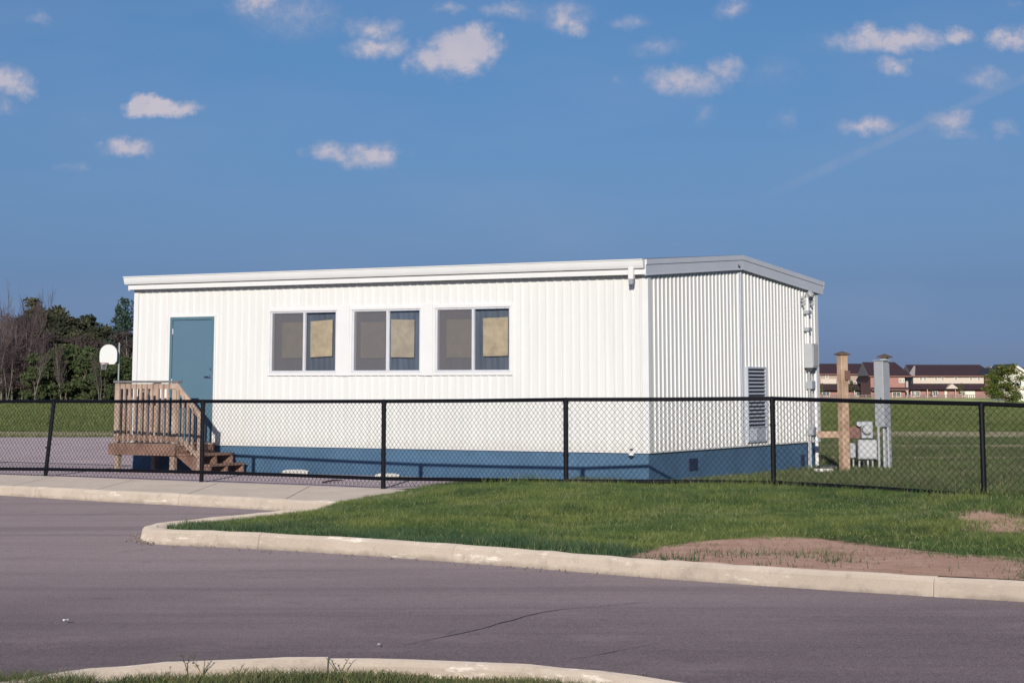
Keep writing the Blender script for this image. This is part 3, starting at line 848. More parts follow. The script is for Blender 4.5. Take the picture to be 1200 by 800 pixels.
# floor slab to close the body, ceiling
mb = MB(); wbox(mb, .04, LEN-.04, .04, WID-.04, ZS-.02, ZS+.03); mb.build('floor', 'interior', PC)
# roof
OH, OE, OL = .20, .08, .035
def rz_(t): return ZA+.235-(abs(t-W2)/W2)*(ZA-ZE) if True else 0
mb = MB()
for (ta, tb) in ((-OH, W2), (W2, WID+OH)):
    za, zb_ = rz_(ta), rz_(tb)
    mb.prism([W(-OE+.01, ta, za-.03), W(-OE+.01, tb, zb_-.03), W(-OE+.01, tb, zb_+.012), W(-OE+.01, ta, za+.012)], ES*(LEN+OE+OL-.02))
roof = mb.build('roof', 'roofing', PC)
def fz(t): return ZE-.005+(ZA-ZE)*(1-abs(t-W2)/W2)
for (s0, outv, nm) in ((-OE, -1, 'fascia'), (LEN+OL, 1, 'fascia')):
    mb = MB(); mc = MB()
    for (ta, tb) in ((-OH+.01, W2-.0008), (W2+.0008, WID+OH-.01)):
        mb.prism([W(s0, ta, fz(ta)), W(s0, tb, fz(tb)), W(s0, tb, fz(tb)+.165), W(s0, ta, fz(ta)+.165)], ES*(-outv*.025))
        mb.prism([W(s0+outv*.001, ta, fz(ta)-.002), W(s0+outv*.001, tb, fz(tb)-.002), W(s0+outv*.001, tb, fz(tb)+.012), W(s0+outv*.001, ta, fz(ta)+.012)], ES*(outv*.006))
        mc.prism([W(s0+outv*.014, ta, fz(ta)+.168), W(s0+outv*.014, tb, fz(tb)+.168), W(s0+outv*.014, tb, fz(tb)+.25), W(s0+outv*.014, ta, fz(ta)+.25)], ES*(-outv*.06))
        # soffit back to the wall
        mb.prism([W(s0-outv*.026, ta, fz(ta)+.01), W(s0-outv*.026, tb, fz(tb)+.01), W(s0-outv*.026, tb, fz(tb)+.02), W(s0-outv*.026, ta, fz(ta)+.02)], ES*(-outv*.06))
    f = mb.build('fascia', 'grey_flashing', PC); mc.build('roof_edge_cap', 'grey_flashing', f)
# the small dark mark on the gable fascia at its peak
ta, za = hit_t(865.2, 312.2, -OE)
mb = MB()
for (dt, dz_, w, h) in ((-.030, .012, .012, .05), (-.006, -.010, .05, .013), (.026, -.002, .026, .036)):
    mb.box(W(-OE-.004, ta+dt+.03, za+dz_), (.006, w*1.6, h*1.1), RB)
mb.build('fascia_mark', 'dark_plastic', f if False else PC)
for (tt, sg) in ((0, -1), (WID, 1)):
    mb = MB(); z0 = ZE-.005
    wbox(mb, -OE+.001, LEN+OL-.001, tt+sg*OH, tt+sg*(OH-.02), z0, z0+.225, .003)
    wbox(mb, -OE+.03, LEN+OL-.03, tt+sg*(OH-.021), tt, z0+.012, z0+.02)
    fo = mb.build('eave_fascia', 'white_trim', PC)
    # gutter: open trough with a rolled lip
    mb = MB(); zt = z0+.235; prof = [(0, zt), (0, zt-.135), (.055, zt-.140), (.075, zt-.10), (.088, zt-.05), (.092, zt-.02), (.112, zt-.016), (.112, zt+.0), (.086, zt+.0), (.083, zt-.04), (.068, zt-.10), (.052, zt-.128), (.006, zt-.124), (.006, zt)]
    sA, sB = -OE+.012, LEN+OL+.03
    mb.prism([W(sA, tt+sg*(OH+.002+u), z) for u, z in prof], ES*(sB-sA))
    for sE in (sA-.004, sB+.001):
        mb.prism([W(sE, tt+sg*(OH+.002+u), z) for u, z in prof[:8]], ES*.003)
    mb.build('gutter', 'white_trim', PC)
# downspout stub near the corner
s_, z_ = hit_s(739.5, 325, -OH-.06)
mb = MB(); wbox(mb, s_-.042, s_+.042, -OH-.09, -OH-.012, 3.12, ZE+.105, .008)
ds = mb.build('downspout_outlet', 'white_trim', PC)
mb = MB(); mb.prism([W(s_-.036, -OH-.085, 3.118), W(s_-.036, -OH-.018, 3.118), W(s_-.036, -OH-.03, 3.065), W(s_-.036, -OH-.075, 3.045)], ES*.072)
mb.build('spout_end', 'grey_box_paint', ds)
# windows
def dimboard(mb, s0, s1, z0, z1, t): wbox(mb, s0, s1, t, t+.008, z0, z1, 0)
cb_px = [((364.3, 376), (389.2, 417.8)), ((458.5, 374.5), (485.3, 418.5)), ((566.3, 372.5), (595.2, 417))]
db_px = [((331, 378), (356, 419)), ((423, 377.5), (451, 419)), ((523.5, 374.5), (552.5, 418.5))]
mull_px = [357, 454.5, 554.8]
for i, (s0, s1) in enumerate(WIN):
    sm = hit_s(mull_px[i], 400)[0]
    mb = MB(); fw = .035
    # outer casing
    for (a, b, c, d) in ((s0-.02, s1+.02, WZ1-.005, WZ1+.045), (s0-.02, s1+.02, WZ0-.05, WZ0+.004)):
        wbox(mb, a, b, -.040, .05, c, d, .004)
    for (a, b) in ((s0-.02, s0+.022), (s1-.022, s1+.02)): wbox(mb, a, b, -.0395, .05, WZ0+.0045, WZ1-.0055, .004)
    wf = mb.build('window', 'white_trim', PC)
    mb = MB()                     # aluminium sashes
    wbox(mb, s0+.024, s1-.024, -.020, .03, WZ1-.032, WZ1-.007, .002); wbox(mb, s0+.024, s1-.024, -.024, .03, WZ0+.006, WZ0+.036, .002)
    for (a, b) in ((s0+.024, s0+.050), (s1-.060, s1-.024)): wbox(mb, a, b, -.019, .03, WZ0+.037, WZ1-.033, .002)
    wbox(mb, sm-.022, sm+.018, -.028, .03, WZ0+.0365, WZ1-.0325, .002)
    wbox(mb, s1-.085, s1-.064, -.004, .03, WZ0+.037, WZ1-.033, .002)
    mb.build('frame', 'aluminium', wf)
    mb = MB(); mb.quad(W(s0+.03, .012, WZ0+.02), W(s1-.03, .012, WZ0+.02), W(s1-.03, .012, WZ1-.02), W(s0+.03, .012, WZ1-.02)); mb.build('pane', 'window_glass', wf)
    mb = MB(); mb.quad(W(sm+.01, -.008, WZ0+.02), W(s1-.05, -.008, WZ0+.02), W(s1-.05, -.008, WZ1-.02), W(sm+.01, -.008, WZ1-.02)); mb.build('screen', 'insect_screen', wf)
    # reveal box behind the glass, closed at the back by an added sheet tinted like reflected sky
    mb = MB(); D = .30
    q = [(s0+.004, WZ0+.008), (s1-.004, WZ0+.008), (s1-.004, WZ1-.009), (s0+.004, WZ1-.009)]
    for k in range(4):
        a, b = q[k], q[(k+1) % 4]; mb.quad(W(a[0], .051, a[1]), W(b[0], .051, b[1]), W(b[0], D, b[1]), W(a[0], D, a[1]))
    mb.build('reveal', 'interior', wf)
    mb = MB(); nf = 60; pts = []
    for k in range(nf+1):
        u = s0+.01+(s1-s0-.02)*k/nf; pts.append((u, .085+.004*math.sin(k*1.35+i)+.006*math.sin(k*.5)))
    for k in range(nf): mb.quad(W(pts[k][0], pts[k][1], WZ0), W(pts[k+1][0], pts[k+1][1], WZ0), W(pts[k+1][0], pts[k+1][1], WZ1), W(pts[k][0], pts[k][1], WZ1))
    mb.build('sky_tint_backing', 'sky_tint_backing', wf, smooth=True, fix=False)
    (a, b) = cb_px[i]; c1, zt = hit_s(a[0], a[1], .03); c0, zb = hit_s(b[0], b[1], .03)
    mb = MB(); tl = [.008, -.005, .004][i]
    mb.prism([W(c0, .028, zb+tl), W(c1, .028, zb-tl), W(c1+.004, .028, zt-tl), W(c0-.003, .028, zt+tl*2)], ET*.006)
    mb.build('cardboard', 'cardboard', wf)
    mb = MB(); (a, b) = db_px[i]; c1, zt = hit_s(a[0], a[1], .03); c0, zb = hit_s(b[0], b[1], .03)
    wbox(mb, max(c0, sm+.02), c1, .028, .034, zb, zt); mb.build('cardboard', 'cardboard', wf)
# white infill panels between the windows
for (a, b) in ((WIN[1][1]+.021, WIN[0][0]-.021), (WIN[2][1]+.021, WIN[1][0]-.021)):
    mb = MB(); wbox(mb, a, b, -.046, -.0245, WZ0-.055, WZ1+.075, .003); mb.build('window_panel', 'white_trim', PC)
# door
mb = MB()
wbox(mb, DS0, DS0+.05, -.034, .08, DZ0+.03, DZ1, .004); wbox(mb, DS1-.05, DS1, -.034, .08, DZ0+.03, DZ1, .004); wbox(mb, DS0+.0505, DS1-.0505, -.0335, .08, DZ1-.05, DZ1-.0005, .004)
df_ = mb.build('door_frame', 'door_frame_paint', PC)
mb = MB(); wbox(mb, DS0-.03, DS0-.002, -.030, 0, DZ0+.03, DZ1+.03, .002); wbox(mb, DS1+.002, DS1+.03, -.030, 0, DZ0+.03, DZ1+.03, .002); wbox(mb, DS0-.0015, DS1+.0015, -.0295, 0, DZ1+.002, DZ1+.03, .002)
mb.build('door_trim', 'white_trim', PC)
mb = MB(); wbox(mb, DS0+.053, DS1-.053, -.008, .035, DZ0+.04, DZ1-.053, .003)
dr = mb.build('door', 'door_paint', PC)
hs, hz_ = hit_s(246.5, 441, -.02)
mb = MB(); c = W(hs, -.012, hz_); mb.tube([c, c-ET*.02], .028, 16); mb.tube([c, c-ET*.06], .011, 10); mb.tube([c-ET*.055, c-ET*.06+ES*.11-UZ*.002], [.011, .009], 8)
mb.tube([W(hs, -.009, hz_+.13), W(hs, -.022, hz_+.13)], .022, 12)
mb.build('handle', 'chrome', dr)
mb = MB()
for zz in (DZ0+.25, 1.55, DZ1-.25): mb.tube([W(DS1-.052, -.014, zz-.05), W(DS1-.052, -.014, zz+.05)], .009, 8)
build_each(mb, 'hinge', 'aluminium', dr)
mb = MB(); wbox(mb, DS0, DS1, -.09, .03, DZ0-.0, DZ0+.029, .004); mb.build('threshold', 'aluminium', PC)
# outside hose bib at the foot of the long wall
hb, hbz = hit_s(740.7, 531, -.05)
mb = MB(); c = W(hb, -.03, hbz+.02)
mb.tube([c+ET*.03, c-ET*.05], .024, 10); mb.tube([c-ET*.04+UZ*.015, c-ET*.055-UZ*.055], [.034, .050], 12)
mb.build('water_tap', 'white_trim', PC)
tap = [o for o in PC.children if o.name.startswith('water_tap')][0]
mb = MB(); mb.tube([c-ET*.055-UZ*.056, c-ET*.058-UZ*.078], [.034, .022], 10); mb.build('spout', 'dark_plastic', tap)
mb = MB(); mb.tube([c-ET*.045+UZ*.02, c-ET*.045+UZ*.055], .024, 10); mb.build('tap_handle', 'dark_plastic', tap)
# tall louvre
t0, z1 = hit_t(874.6, 429.6, -.03); t1, _ = hit_t(896.6, 429.6, -.03); z0 = hit_t(885, 518, -.03)[1]
zm = hit_t(885, 500, -.03)[1]
mb = MB()
for (a, b, c, d) in ((t0, t0+.035, z0, z1), (t1-.035, t1, z0, z1), (t0+.0355, t1-.0355, z1-.035, z1-.0005), (t0+.0355, t1-.0355, z0+.0005, z0+.03), (t0+.0355, t1-.0355, zm-.012, zm+.012)):
    wbox(mb, -.055, -.005, a, b, c, d, .003)
lv = mb.build('louvre', 'louvre_metal', PC)
mb = MB(); wbox(mb, -.0265, -.0245, t0+.03, t1-.03, z0+.02, z1-.02); mb.build('louvre_back', 'louvre_dark', lv)
mb = MB(); nb = 15
for k in range(nb):
    z = zm+.03+(z1-.05-zm-.03)*(k+.5)/nb
    mb.bar(W(-.041, t0+.037, z), W(-.041, t1-.037, z), .036, .006, up=(UZ*1.0+ES*-1.15).normalized())
mb.build('louvre_slats', 'louvre_metal', lv)
mb = MB(); wbox(mb, -.040, -.034, t0+.037, t1-.037, z0+.033, zm-.014)
for k in range(7): wbox(mb, -.048, -.0405, t0+.04+k*.055, t0+.05+k*.055, z0+.034, zm-.015)
mb.build('louvre_grille', 'louvre_metal', lv)
# skirting vents
for (px0, px1, py0, py1) in ((806.8, 817.4, 537.2, 550.5), (938.2, 942.6, 532.5, 545.5)):
    a, zt = hit_t(px0, py0, .01); b, zb = hit_t(px1, py1, .01); mb = MB()
    wbox(mb, -.002, .010, a, b, zb, zt, .002); v_ = mb.build('skirting_vent', 'vent_navy', PC)
    mb = MB(); n_ = 6
    for k in range(n_): wbox(mb, -.009, -.0025, a+.01, b-.01, zb+(zt-zb)*(k+.25)/n_, zb+(zt-zb)*(k+.6)/n_)
    mb.build('vent_slats', 'vent_navy', v_)
# ------------------------------------------------------------------ electrics on the end wall
def tp(px, py, s=-.06): return hit_t(px, py, s)
t_m, _ = tp(946.3, 400); t_n, _ = tp(953.6, 470)
def zat(px, py, s=-.06): return tp(px, py, s)[1]
mb = MB(); zc = zat(946, 348)
mb.tube([W(-.07, t_m, zat(946, 405)), W(-.07, t_m, zc), W(-.10, t_m, zc+.05), W(-.17, t_m-.03, zc+.03)], .026, 10)
con = mb.build('service_conduit', 'white_trim', PC)
mb = MB(); mb.tube([W(-.06, t_m, zc+.02), W(-.13, t_m, zc+.07), W(-.20, t_m-.02, zc+.02)], [.05, .06, .035], 10); mb.build('weather_head', 'grey_box_paint', con)
mb = MB()
for py in (366, 386): c = W(-.07, t_m, zat(946, py)); mb.box(c, (.11, .17, .07), RB, .01)
build_each(mb, 'conduit_clamp', 'grey_box_paint', con)
mb = MB()
for (px, py) in ((940.3, 352.5), (950.5, 352.5)):
    t_, z_ = tp(px, py)
    for k in (-1, 0, 1): c = W(-.08, t_, z_+k*.06); mb.tube([c-UZ*.02, c+UZ*.02], .035, 8)
    mb.tube([W(-.08, t_, z_-.12), W(-.08, t_, z_+.12)], .012, 6); mb.tube([W(-.08, t_, z_), W(-.02, t_, z_)], .010, 6)
mb.build('insulator', 'grey_box_paint', PC)
ta, zt = tp(944, 401, -.22); tb, zb = tp(956, 431, -.22)
ta2, tb2 = t_m-.12, t_m+.17
zb, zt = zat(948, 431, -.12), zat(948, 402.5, -.12)
mb = MB(); wbox(mb, -.20, -.03, ta2, tb2, zb, zt, .008); eb = mb.build('electrical_box', 'light_grey_plastic', PC)
mb = MB(); wbox(mb, -.212, -.2005, ta2+.02, tb2-.02, zb+.03, zt-.03, .004); mb.build('box_cover', 'light_grey_plastic', eb)
mb = MB(); wbox(mb, -.17, -.05, ta2+.05, tb2-.05, zb-.06, zb-.001, .006); mb.build('box_hub', 'dark_plastic', eb)
mb = MB()
for (tt, zl, px) in ((t_m-.01, -.1, 946), (t_m+.12, .45, 949)): mb.tube([W(-.08, tt, zl), W(-.08, tt, zb-.04)], .020, 8)
build_each(mb, 'conduit', 'light_grey_plastic', PC)
for py, sz in ((451, .13), (505, .12)):
    z = zat(947, py); mb = MB(); wbox(mb, -.15, -.04, t_m-.03-sz/2+.05, t_m+sz/2+.07, z-.075, z+.075, .008); mb.build('junction_box', 'grey_box_paint', PC)
mb = MB(); mb.tube([W(-.10, t_n, -.1), W(-.10, t_n, zb+.1)], .034, 10); mb.build('conduit', 'white_trim', PC)
mb = MB(); mb.tube([W(-.10, t_m-.16, -.1), W(-.10, t_m-.14, zat(944, 515))], .018, 8); mb.build('conduit', 'light_grey_plastic', PC)
# ------------------------------------------------------------------ entrance deck with stairs
DK = empty('wooden_entrance_deck', W(9.0, -.7, 0), 'weathered wooden landing with baluster railings and steps below the blue door', 'deck')
DT = -1.15; DA = hit_s(205.5, 480, DT)[0]; DB = hit_s(136, 480, DT)[0]; DN = hit_s(233.5, 500, DT)[0]; T1, T2 = hit_s(272, 533, -.2)[0], hit_s(285, 543, -.2)[0]      # deck spans these along the wall
DZ = .50
mb = MB(); nb_ = 10
for k in range(nb_):
    a = DT+.01+(-.05-DT)*k/nb_; b = DT+.01+(-.05-DT)*(k+1)/nb_-.008; wbox(mb, DA-.02, DB+.04, a, b, DZ-.036, DZ-.001+random.uniform(-.002, .002), .003)
mb.build('deck_boards', 'deck_wood', DK)
mb = MB(); wbox(mb, DA-.03, DB+.12, DT-.04, DT-.002, DZ-.20, DZ-.005, .003)
mb.build('rim_beam', 'deck_wood_red', DK)
for (a, b, c, d) in ((DA-.005, DA+.035, DT, -.05), (DB-.02, DB+.02, DT, -.05)):
    mb = MB(); wbox(mb, a, b, c, d, DZ-.20, DZ-.038, .003); mb.build('rim_beam', 'deck_wood_red', DK)
mb = MB(); wbox(mb, DA+.036, DB-.021, -.62, -.58, DZ-.18, DZ-.038, .003); mb.build('joist', 'deck_wood_red', DK)
RT = 1.07
def post(s, t, z0, z1, w=.088, m='deck_wood'):
    mb = MB(); wbox(mb, s-w/2, s+w/2, t-w/2, t+w/2, z0, z1, .005); return mb.build('post', m, DK)
for (s, t) in ((DB+.0, DT+.045), (DA+.04, DT+.045), (DB+.0, -.10)): post(s, t, DZ-.0, DZ+RT-.045)
for (s, t) in ((DB-.03, DT+.05), (DA+.06, DT+.05), (DB-.03, -.12), (DA+.06, -.12)): post(s, t, -.25, DZ-.201, .095)
post(DN, DT+.04, -.2, 1.00)
def rail(a, b, w, h, nm='rail', m='deck_wood', bev=.004):
    mb = MB(); mb.bar(a, b, w, h, bev=bev); return mb.build(nm, m, DK)
simple('weathered_cap', (.16, .15, .155), .8, 0, .2, 10, .2)
rail(W(DA-.06, DT+.045, DZ+RT-.022), W(DB+.06, DT+.045, DZ+RT-.022), .14, .036, 'cap_rail', 'weathered_cap')
rail(W(DB, DT-.02, DZ+RT-.020), W(DB, -.03, DZ+RT-.020), .13, .036, 'cap_rail', 'weathered_cap')
rail(W(DA-.0, DT+.0, DZ+RT-.10), W(DB+.0, DT+.0, DZ+RT-.10), .034, .088)
rail(W(DA-.0, DT+.0, DZ+.09), W(DB+.0, DT+.0, DZ+.09), .034, .088, m='deck_wood_red')
rail(W(DB+.045, DT+.05, DZ+RT-.10), W(DB+.045, -.04, DZ+RT-.10), .034, .088)
rail(W(DB+.045, DT+.05, DZ+.09), W(DB+.045, -.04, DZ+.09), .034, .088, m='deck_wood_red')
def baluster(a, b, w=.036):
    mb = MB(); mb.bar(a, b, w, w, up=ET, bev=.003); mb.build('baluster', 'deck_wood', DK)
nbal = 10
for k in range(nbal):
    s = DA+.13+(DB-DA-.22)*k/(nbal-1)+random.uniform(-.006, .006)
    baluster(W(s, DT-.036, DZ+.02), W(s+random.uniform(-.004, .004), DT-.036, DZ+RT-.058), .040)
for k in range(9):
    t = DT+.17+(-.13-DT-.17)*k/8.0
    baluster(W(DB+.080, t, DZ+.02), W(DB+.080, t, DZ+RT-.058), .040)
# stairs
for k, (sa, sb, z) in enumerate(((T1, DA-.025, .335), (T2, T1-.01, .168))):
    for (ta_, tb_) in ((DT+.03, DT+.63), (DT+.637, -.12)) if False else ((DT+.02, -.12),):
        for (p, q) in ((sa, (sa+sb)/2-.004), ((sa+sb)/2+.004, sb)):
            mb = MB(); wbox(mb, p, q, ta_, tb_, z-.036, z, .004); mb.build('tread', 'deck_wood_red', DK)
for t in (DT+.045, -.20, (DT-.15)/2):
    mb = MB(); w = .04
    poly = [W(DA-.008, t, DZ-.20), W(DA-.008, t, DZ-.04), W(DA-.03, t, .298), W(T1+.01, t, .298), W(T1, t, .131), W(T2+.01, t, .131), W(T2+.01, t, -.05), W(T2+.2, t, -.05)]
    mb.prism(poly, ET*w); mb.build('stringer', 'deck_wood_red', DK)
slope = 0.60/.46
for t in (DT+.0,):
    rail(W(DA, t, DZ+RT-.07), W(DN-.06, t, .93), .040, .09, 'handrail'); rail(W(DA, t, DZ+.16), W(DN, t, .30), .034, .075)
    for k in range(4):
        s = DA-.09-k*(DA-DN-.1)/4; z0 = .28+(s-DN)/(DA-DN)*.36; z1 = .95+(s-DN+.06)/(DA-DN+.06)*.55
        baluster(W(s, t-.037 if t < -1 else t+.037, z0-.03), W(s, t-.037 if t < -1 else t+.037, z1), .036)
# ------------------------------------------------------------------ small things near the wall
def block(px0, px1, py, h, label, rz=.0, d=.22):
    a = G(px0, py, 0); b = G(px1, py, 0); L = (b-a).length
    mb = MB(); c = (a+b)/2; z = hz(c.x, c.y)
    e = empty('concrete_block', (c.x, c.y, z), label, 'concrete block', None, rz); 
    mb.box((0, 0, h/2), (L, d, h), None, .012)
    o = mb.build('slab', 'block_concrete', e, world=False)
    mb = MB(); mb.prism([(-L/2+.05, -d/2+.03, h+.001), (L/2-.05, -d/2+.03, h+.001), (L/2-.07, d/2-.03, h+.001), (-L/2+.07, d/2-.03, h+.001)], (0, 0, .012)); mb.build('raised_top', 'block_concrete', e, world=False)
block(331, 361, 556.5, .075, 'pale concrete slab lying in front of the blue skirting nearer to the steps')
block(440, 468, 558.5, .04, 'flat pale concrete slab lying behind the fence post in the middle of the long wall')
a = G(378, 566.5); b = G(402, 564)
mb = MB(); mb.tube([a+UZ*.02, a.lerp(b, .5)+UZ*.035+Vector((0, .03, 0)), b+UZ*.02], [.012, .014, .006], 6)
tag(mb.build('stick', 'stick'), 'thin dark stick lying on the asphalt behind the fence', 'stick')
def scrap(px, py, s, rot, label, z=ROADZ+.012):
    p = G(px, py, z); mb = MB(); n = 5; r = random.Random(px)
    vs = []; fs = []
    for j in range(n):
        for i in range(n): vs.append(Vector(((i-2)/4*s*(1+.2*math.sin(j)), (j-2)/4*s*.7, .012+abs(math.sin(i*1.9+j*1.1))*s*.28)))
    top = len(vs); vs += [v-UZ*.0015 for v in vs]
    for j in range(n-1):
        for i in range(n-1):
            q = (j*n+i, j*n+i+1, (j+1)*n+i+1, (j+1)*n+i); fs.append(q); fs.append(tuple(top+k for k in q[::-1]))
    R = Matrix.Rotation(rot, 3, 'Z'); mb.add([R @ v+p for v in vs], fs)
    tag(mb.build('paper_scrap', 'white_paper'), label, 'litter')
scrap(77, 729, .042, .6, 'crumpled white paper scrap lying alone on the left part of the road')
scrap(444, 757, .022, 1.4, 'tiny white paper scrap on the road near the curved kerb and the dark crack')
# tar cracks on the road, thin raised seams
def crack(pxs, w, name='road_crack'):
    P = [G(x, y, ROADZ) for x, y in pxs]; Q = resample(P, .12); mb = MB(); vs = []
    for i, p in enumerate(Q):
        d = (Q[min(i+1, len(Q)-1)]-Q[max(i-1, 0)]).normalized(); nrm = Vector((-d.y, d.x, 0))
        j = random.uniform(-.018, .018); ww = w*random.uniform(.35, 1.15)*min(1, i/3+.2, (len(Q)-1-i)/3+.2)
        zz = ROADZ+.012*math.sin(p.x*.5)*math.sin(p.y*.45)+.0042
        vs += [p+nrm*(j+ww)+Vector((0, 0, zz-p.z)), p+nrm*(j-ww)+Vector((0, 0, zz-p.z))]
    mb.add(vs, [(2*i, 2*i+1, 2*i+3, 2*i+2) for i in range(len(Q)-1)])
    o = mb.build(name, 'tar', fix=False); tag(o, kind='structure')
crack([(470, 757), (500, 750), (545, 741), (590, 729), (625, 720), (660, 714), (700, 711), (760, 706)], .0075)
crack([(520, 744), (535, 738), (560, 738)], .006)
crack([(660, 775), (710, 765), (770, 753)], .005)
crack([(0, 655), (60, 650), (130, 648), (190, 641)], .004)
crack([(0, 607), (80, 606), (150, 600), (240, 597)], .006)
# debris at the nose of the kerb
gp = MB()
for k in range(150):
    px = random.gauss(168, 9); py = random.gauss(633, 2.2); p = G(px, py, ROADZ); s = random.uniform(.008, .03)
    R = Matrix.Rotation(random.uniform(0, 6), 3, 'Z') @ Matrix.Rotation(random.uniform(0, 6), 3, 'X'); gp.box(p+UZ*(.012+s*.2), (s, s*.8, s*.6), R, s*.2)
for k in range(240):
    s_ = random.random(); px = 190+s_*1010; py = 639+s_*60+random.gauss(0, 1.2)+(3 if s_ > .3 else 0); p = G(px, py, ROADZ); s = random.uniform(.006, .018)
    gp.box(p+UZ*(.012+s*.2), (s, s*.8, s*.6), Matrix.Rotation(random.uniform(0, 6), 3, 'Z'), s*.2)
tag(gp.build('gravel', 'pebble', fix=False), kind='stuff')
# pebbles and clods on the bare soil
gp = MB()
Xb, Yb = scatter(vp, 26, lambda a, b: (bare_mask(a, b) < .2).astype(float))
for x, y in zip(Xb, Yb):
    s = random.uniform(.008, .030)*random.random(); gp.box((x, y, vz(x, y)+s*.15), (s, s*.8, s*.6), Matrix.Rotation(random.uniform(0, 6), 3, 'Z') @ Matrix.Rotation(random.uniform(0, 6), 3, 'X'), s*.2)
tag(gp.build('soil_stones', 'pebble', fix=False), kind='stuff')
# weeds: a stem with small leaves
def weed(p, h, n, label, name='weed', mat='near_grass', group=None, spread=.6):
    mb = MB(); r = random.Random(int(p.x*977+p.y*131))
    for k in range(n):
        a = r.uniform(0, 2*PI); hh = h*r.uniform(.6, 1); q = [p+Vector((math.cos(a), math.sin(a), 0))*hh*spread*t**1.5+UZ*hh*t for t in (0, .3, .6, .85, 1)]
        mb.tube(q, [.003, .0028, .0022, .0016, .0008], 4)
        for j in range(9):
            t = .2+.8*j/9; i = min(3, int(t*4)); c = q[i].lerp(q[i+1], t*4-i); b = r.uniform(0, 2*PI); l = h*.16*r.uniform(.5, 1.1)
            d = Vector((math.cos(b), math.sin(b), r.uniform(.1, .8))).normalized()*l; sd = Vector((-math.sin(b), math.cos(b), 0))*l*.22
            mb.add([c, c+d*.5+sd, c+d, c+d*.5-sd], [(0, 1, 2, 3)])
    o = mb.build(name, mat, fix=False); return tag(o, label, 'weed', group)
NW = [((221, 797), .17, 3, 'tallest weed, in the near grass at the left end of the curved kerb'), ((238, 796), .12, 4, 'spreading weed leaning right beside the tallest one by the curved kerb'),
      ((277, 797), .11, 2, 'small thin reddish weed in the near grass right of the two tall ones'), ((191, 799), .08, 3, 'low weed at the far left of the near grass clump')]
for (px, py), h, n_, lb in NW: weed(G(px, py, NZ), h, n_, lb)
for k, (px, py, zz, h) in enumerate(((397, 797, NZ, .14), (600, 796, NZ, .07), (428, 800, NZ, .08), (680, 800, NZ, .07), (755, 803, NZ, .07))):
    weed(G(px, py, zz), h, 3, ['weed growing in the joint of the curved near kerb', 'short weed on the near grass hump right of centre', 'short weed just right of the kerb joint weed', 'short weed on the right slope of the near grass', 'last short weed near the right end of the near grass'][k])
wl = ((119, 582.5), (296, 591), (250, 588), (600, 656), (690, 664), (683, 664.5), (812, 674.5), (955, 689), (1022, 692), (1160, 697), (1172, 698))
wlb = ['dry weed at the foot of the pavement kerb on the left', 'single dark weed at the foot of the pavement kerb behind the island tip', 'low weed at the pavement kerb behind the island tip', 'weed in the gutter below the middle of the island kerb', 'flat weed in the gutter right of the kerb joint', 'flat weed in the gutter left of the kerb joint', 'weed in the gutter below the start of the bare soil', 'weed in the gutter below the middle of the bare soil', 'weed in the gutter below the right half of the bare soil', 'left one of two weeds in the gutter by the right edge', 'right one of two weeds in the gutter by the right edge']
for (px, py), lb in zip(wl, wlb): weed(G(px, py, ROADZ+.005), .07, 4, lb, spread=1.1)
# ------------------------------------------------------------------ wooden posts and the electricity supply behind the fence
def ground_at(px, py): p = G(px, py, 0); return Vector((p.x, p.y, hz(p.x, p.y)))
p = ground_at(990, 550.5); Yp = p.y
top = at(987.0, 416, Yp); H = top.z-p.z
WP = empty('wooden_post', p, 'tall pale timber post with dark cap between the classroom and grey meter cabinet', 'post', rz=.5)
mb = MB(); mb.box((-.0, 0, H/2-.15), (.150, .150, H+.3), None, .012); mb.build('shaft', 'post_wood', WP, world=False)
mb = MB(); mb.box((0, 0, H+.014), (.215, .215, .026), None, .006); mb.add([(-.10, -.10, H+.0275), (.10, -.10, H+.0275), (.10, .10, H+.0275), (-.10, .10, H+.0275), (0, 0, H+.07)], [(0, 1, 4), (1, 2, 4), (2, 3, 4), (3, 0, 4), (0, 1, 2, 3)])
mb.build('cap', 'cap_wood', WP, world=False)
for (z, h) in ((H-.36, .17),):
    mb = MB(); mb.box((.035, -.098, z), (.10, .045, h), None, .006); mb.build('bracket', 'red_brown_board', WP, world=False)
a_ = at(984.5, 505.2, Yp+.05); b_ = at(957.5, 505.4, Yp+.3); mb = MB(); o_ = Vector((0, 0, -.055)); mb.bar(a_+o_, b_+o_, .04, .115, bev=.004)
mb.build('rail', 'post_wood', WP)
for ch in WP.children:
    if ch.name.startswith('rail'): ch.rotation_euler = (0, 0, -.5)      # its points are in world directions, the post itself is turned
# grey cabinet on its own post
p = ground_at(1036, 547); Yc_ = p.y; K = Yc_/2349
EP = empty('electricity_meter_cabinet', p, 'tall grey steel meter cabinet on a capped post with pipes, round meter and switch boxes', 'electrical cabinet')
def e_at(px, py): return at(px, py, Yc_)
zt = e_at(1033, 423).z; zb = e_at(1033, 500).z
Rz = Matrix.Rotation(-.74, 3, 'Z')
c = Vector((e_at(1033.2, 460).x, Yc_, 0))
mb = MB(); mb.box(c+UZ*(zt+zb)/2, (.20, .20, zt-zb), Rz, .008); cab = mb.build('cabinet', 'grey_box_paint', EP)
mb = MB(); mb.box(c+Rz @ Vector((0, -.106, 0))+UZ*(zt+zb)/2, (.17, .010, zt-zb-.08), Rz, .003); dd = mb.build('door', 'grey_box_paint', cab)
mb = MB(); mb.box(c+Rz @ Vector((.05, -.118, 0))+UZ*((zt+zb)/2-.1), (.02, .014, .07), Rz, .004); mb.build('latch', 'dark_plastic', dd)
mb = MB(); mb.box(c+Rz @ Vector((.02, -.005, 0))+UZ*(zt+.010), (.25, .24, .018), Rz, .004); mb.build('rain_hood', 'grey_box_paint', cab)
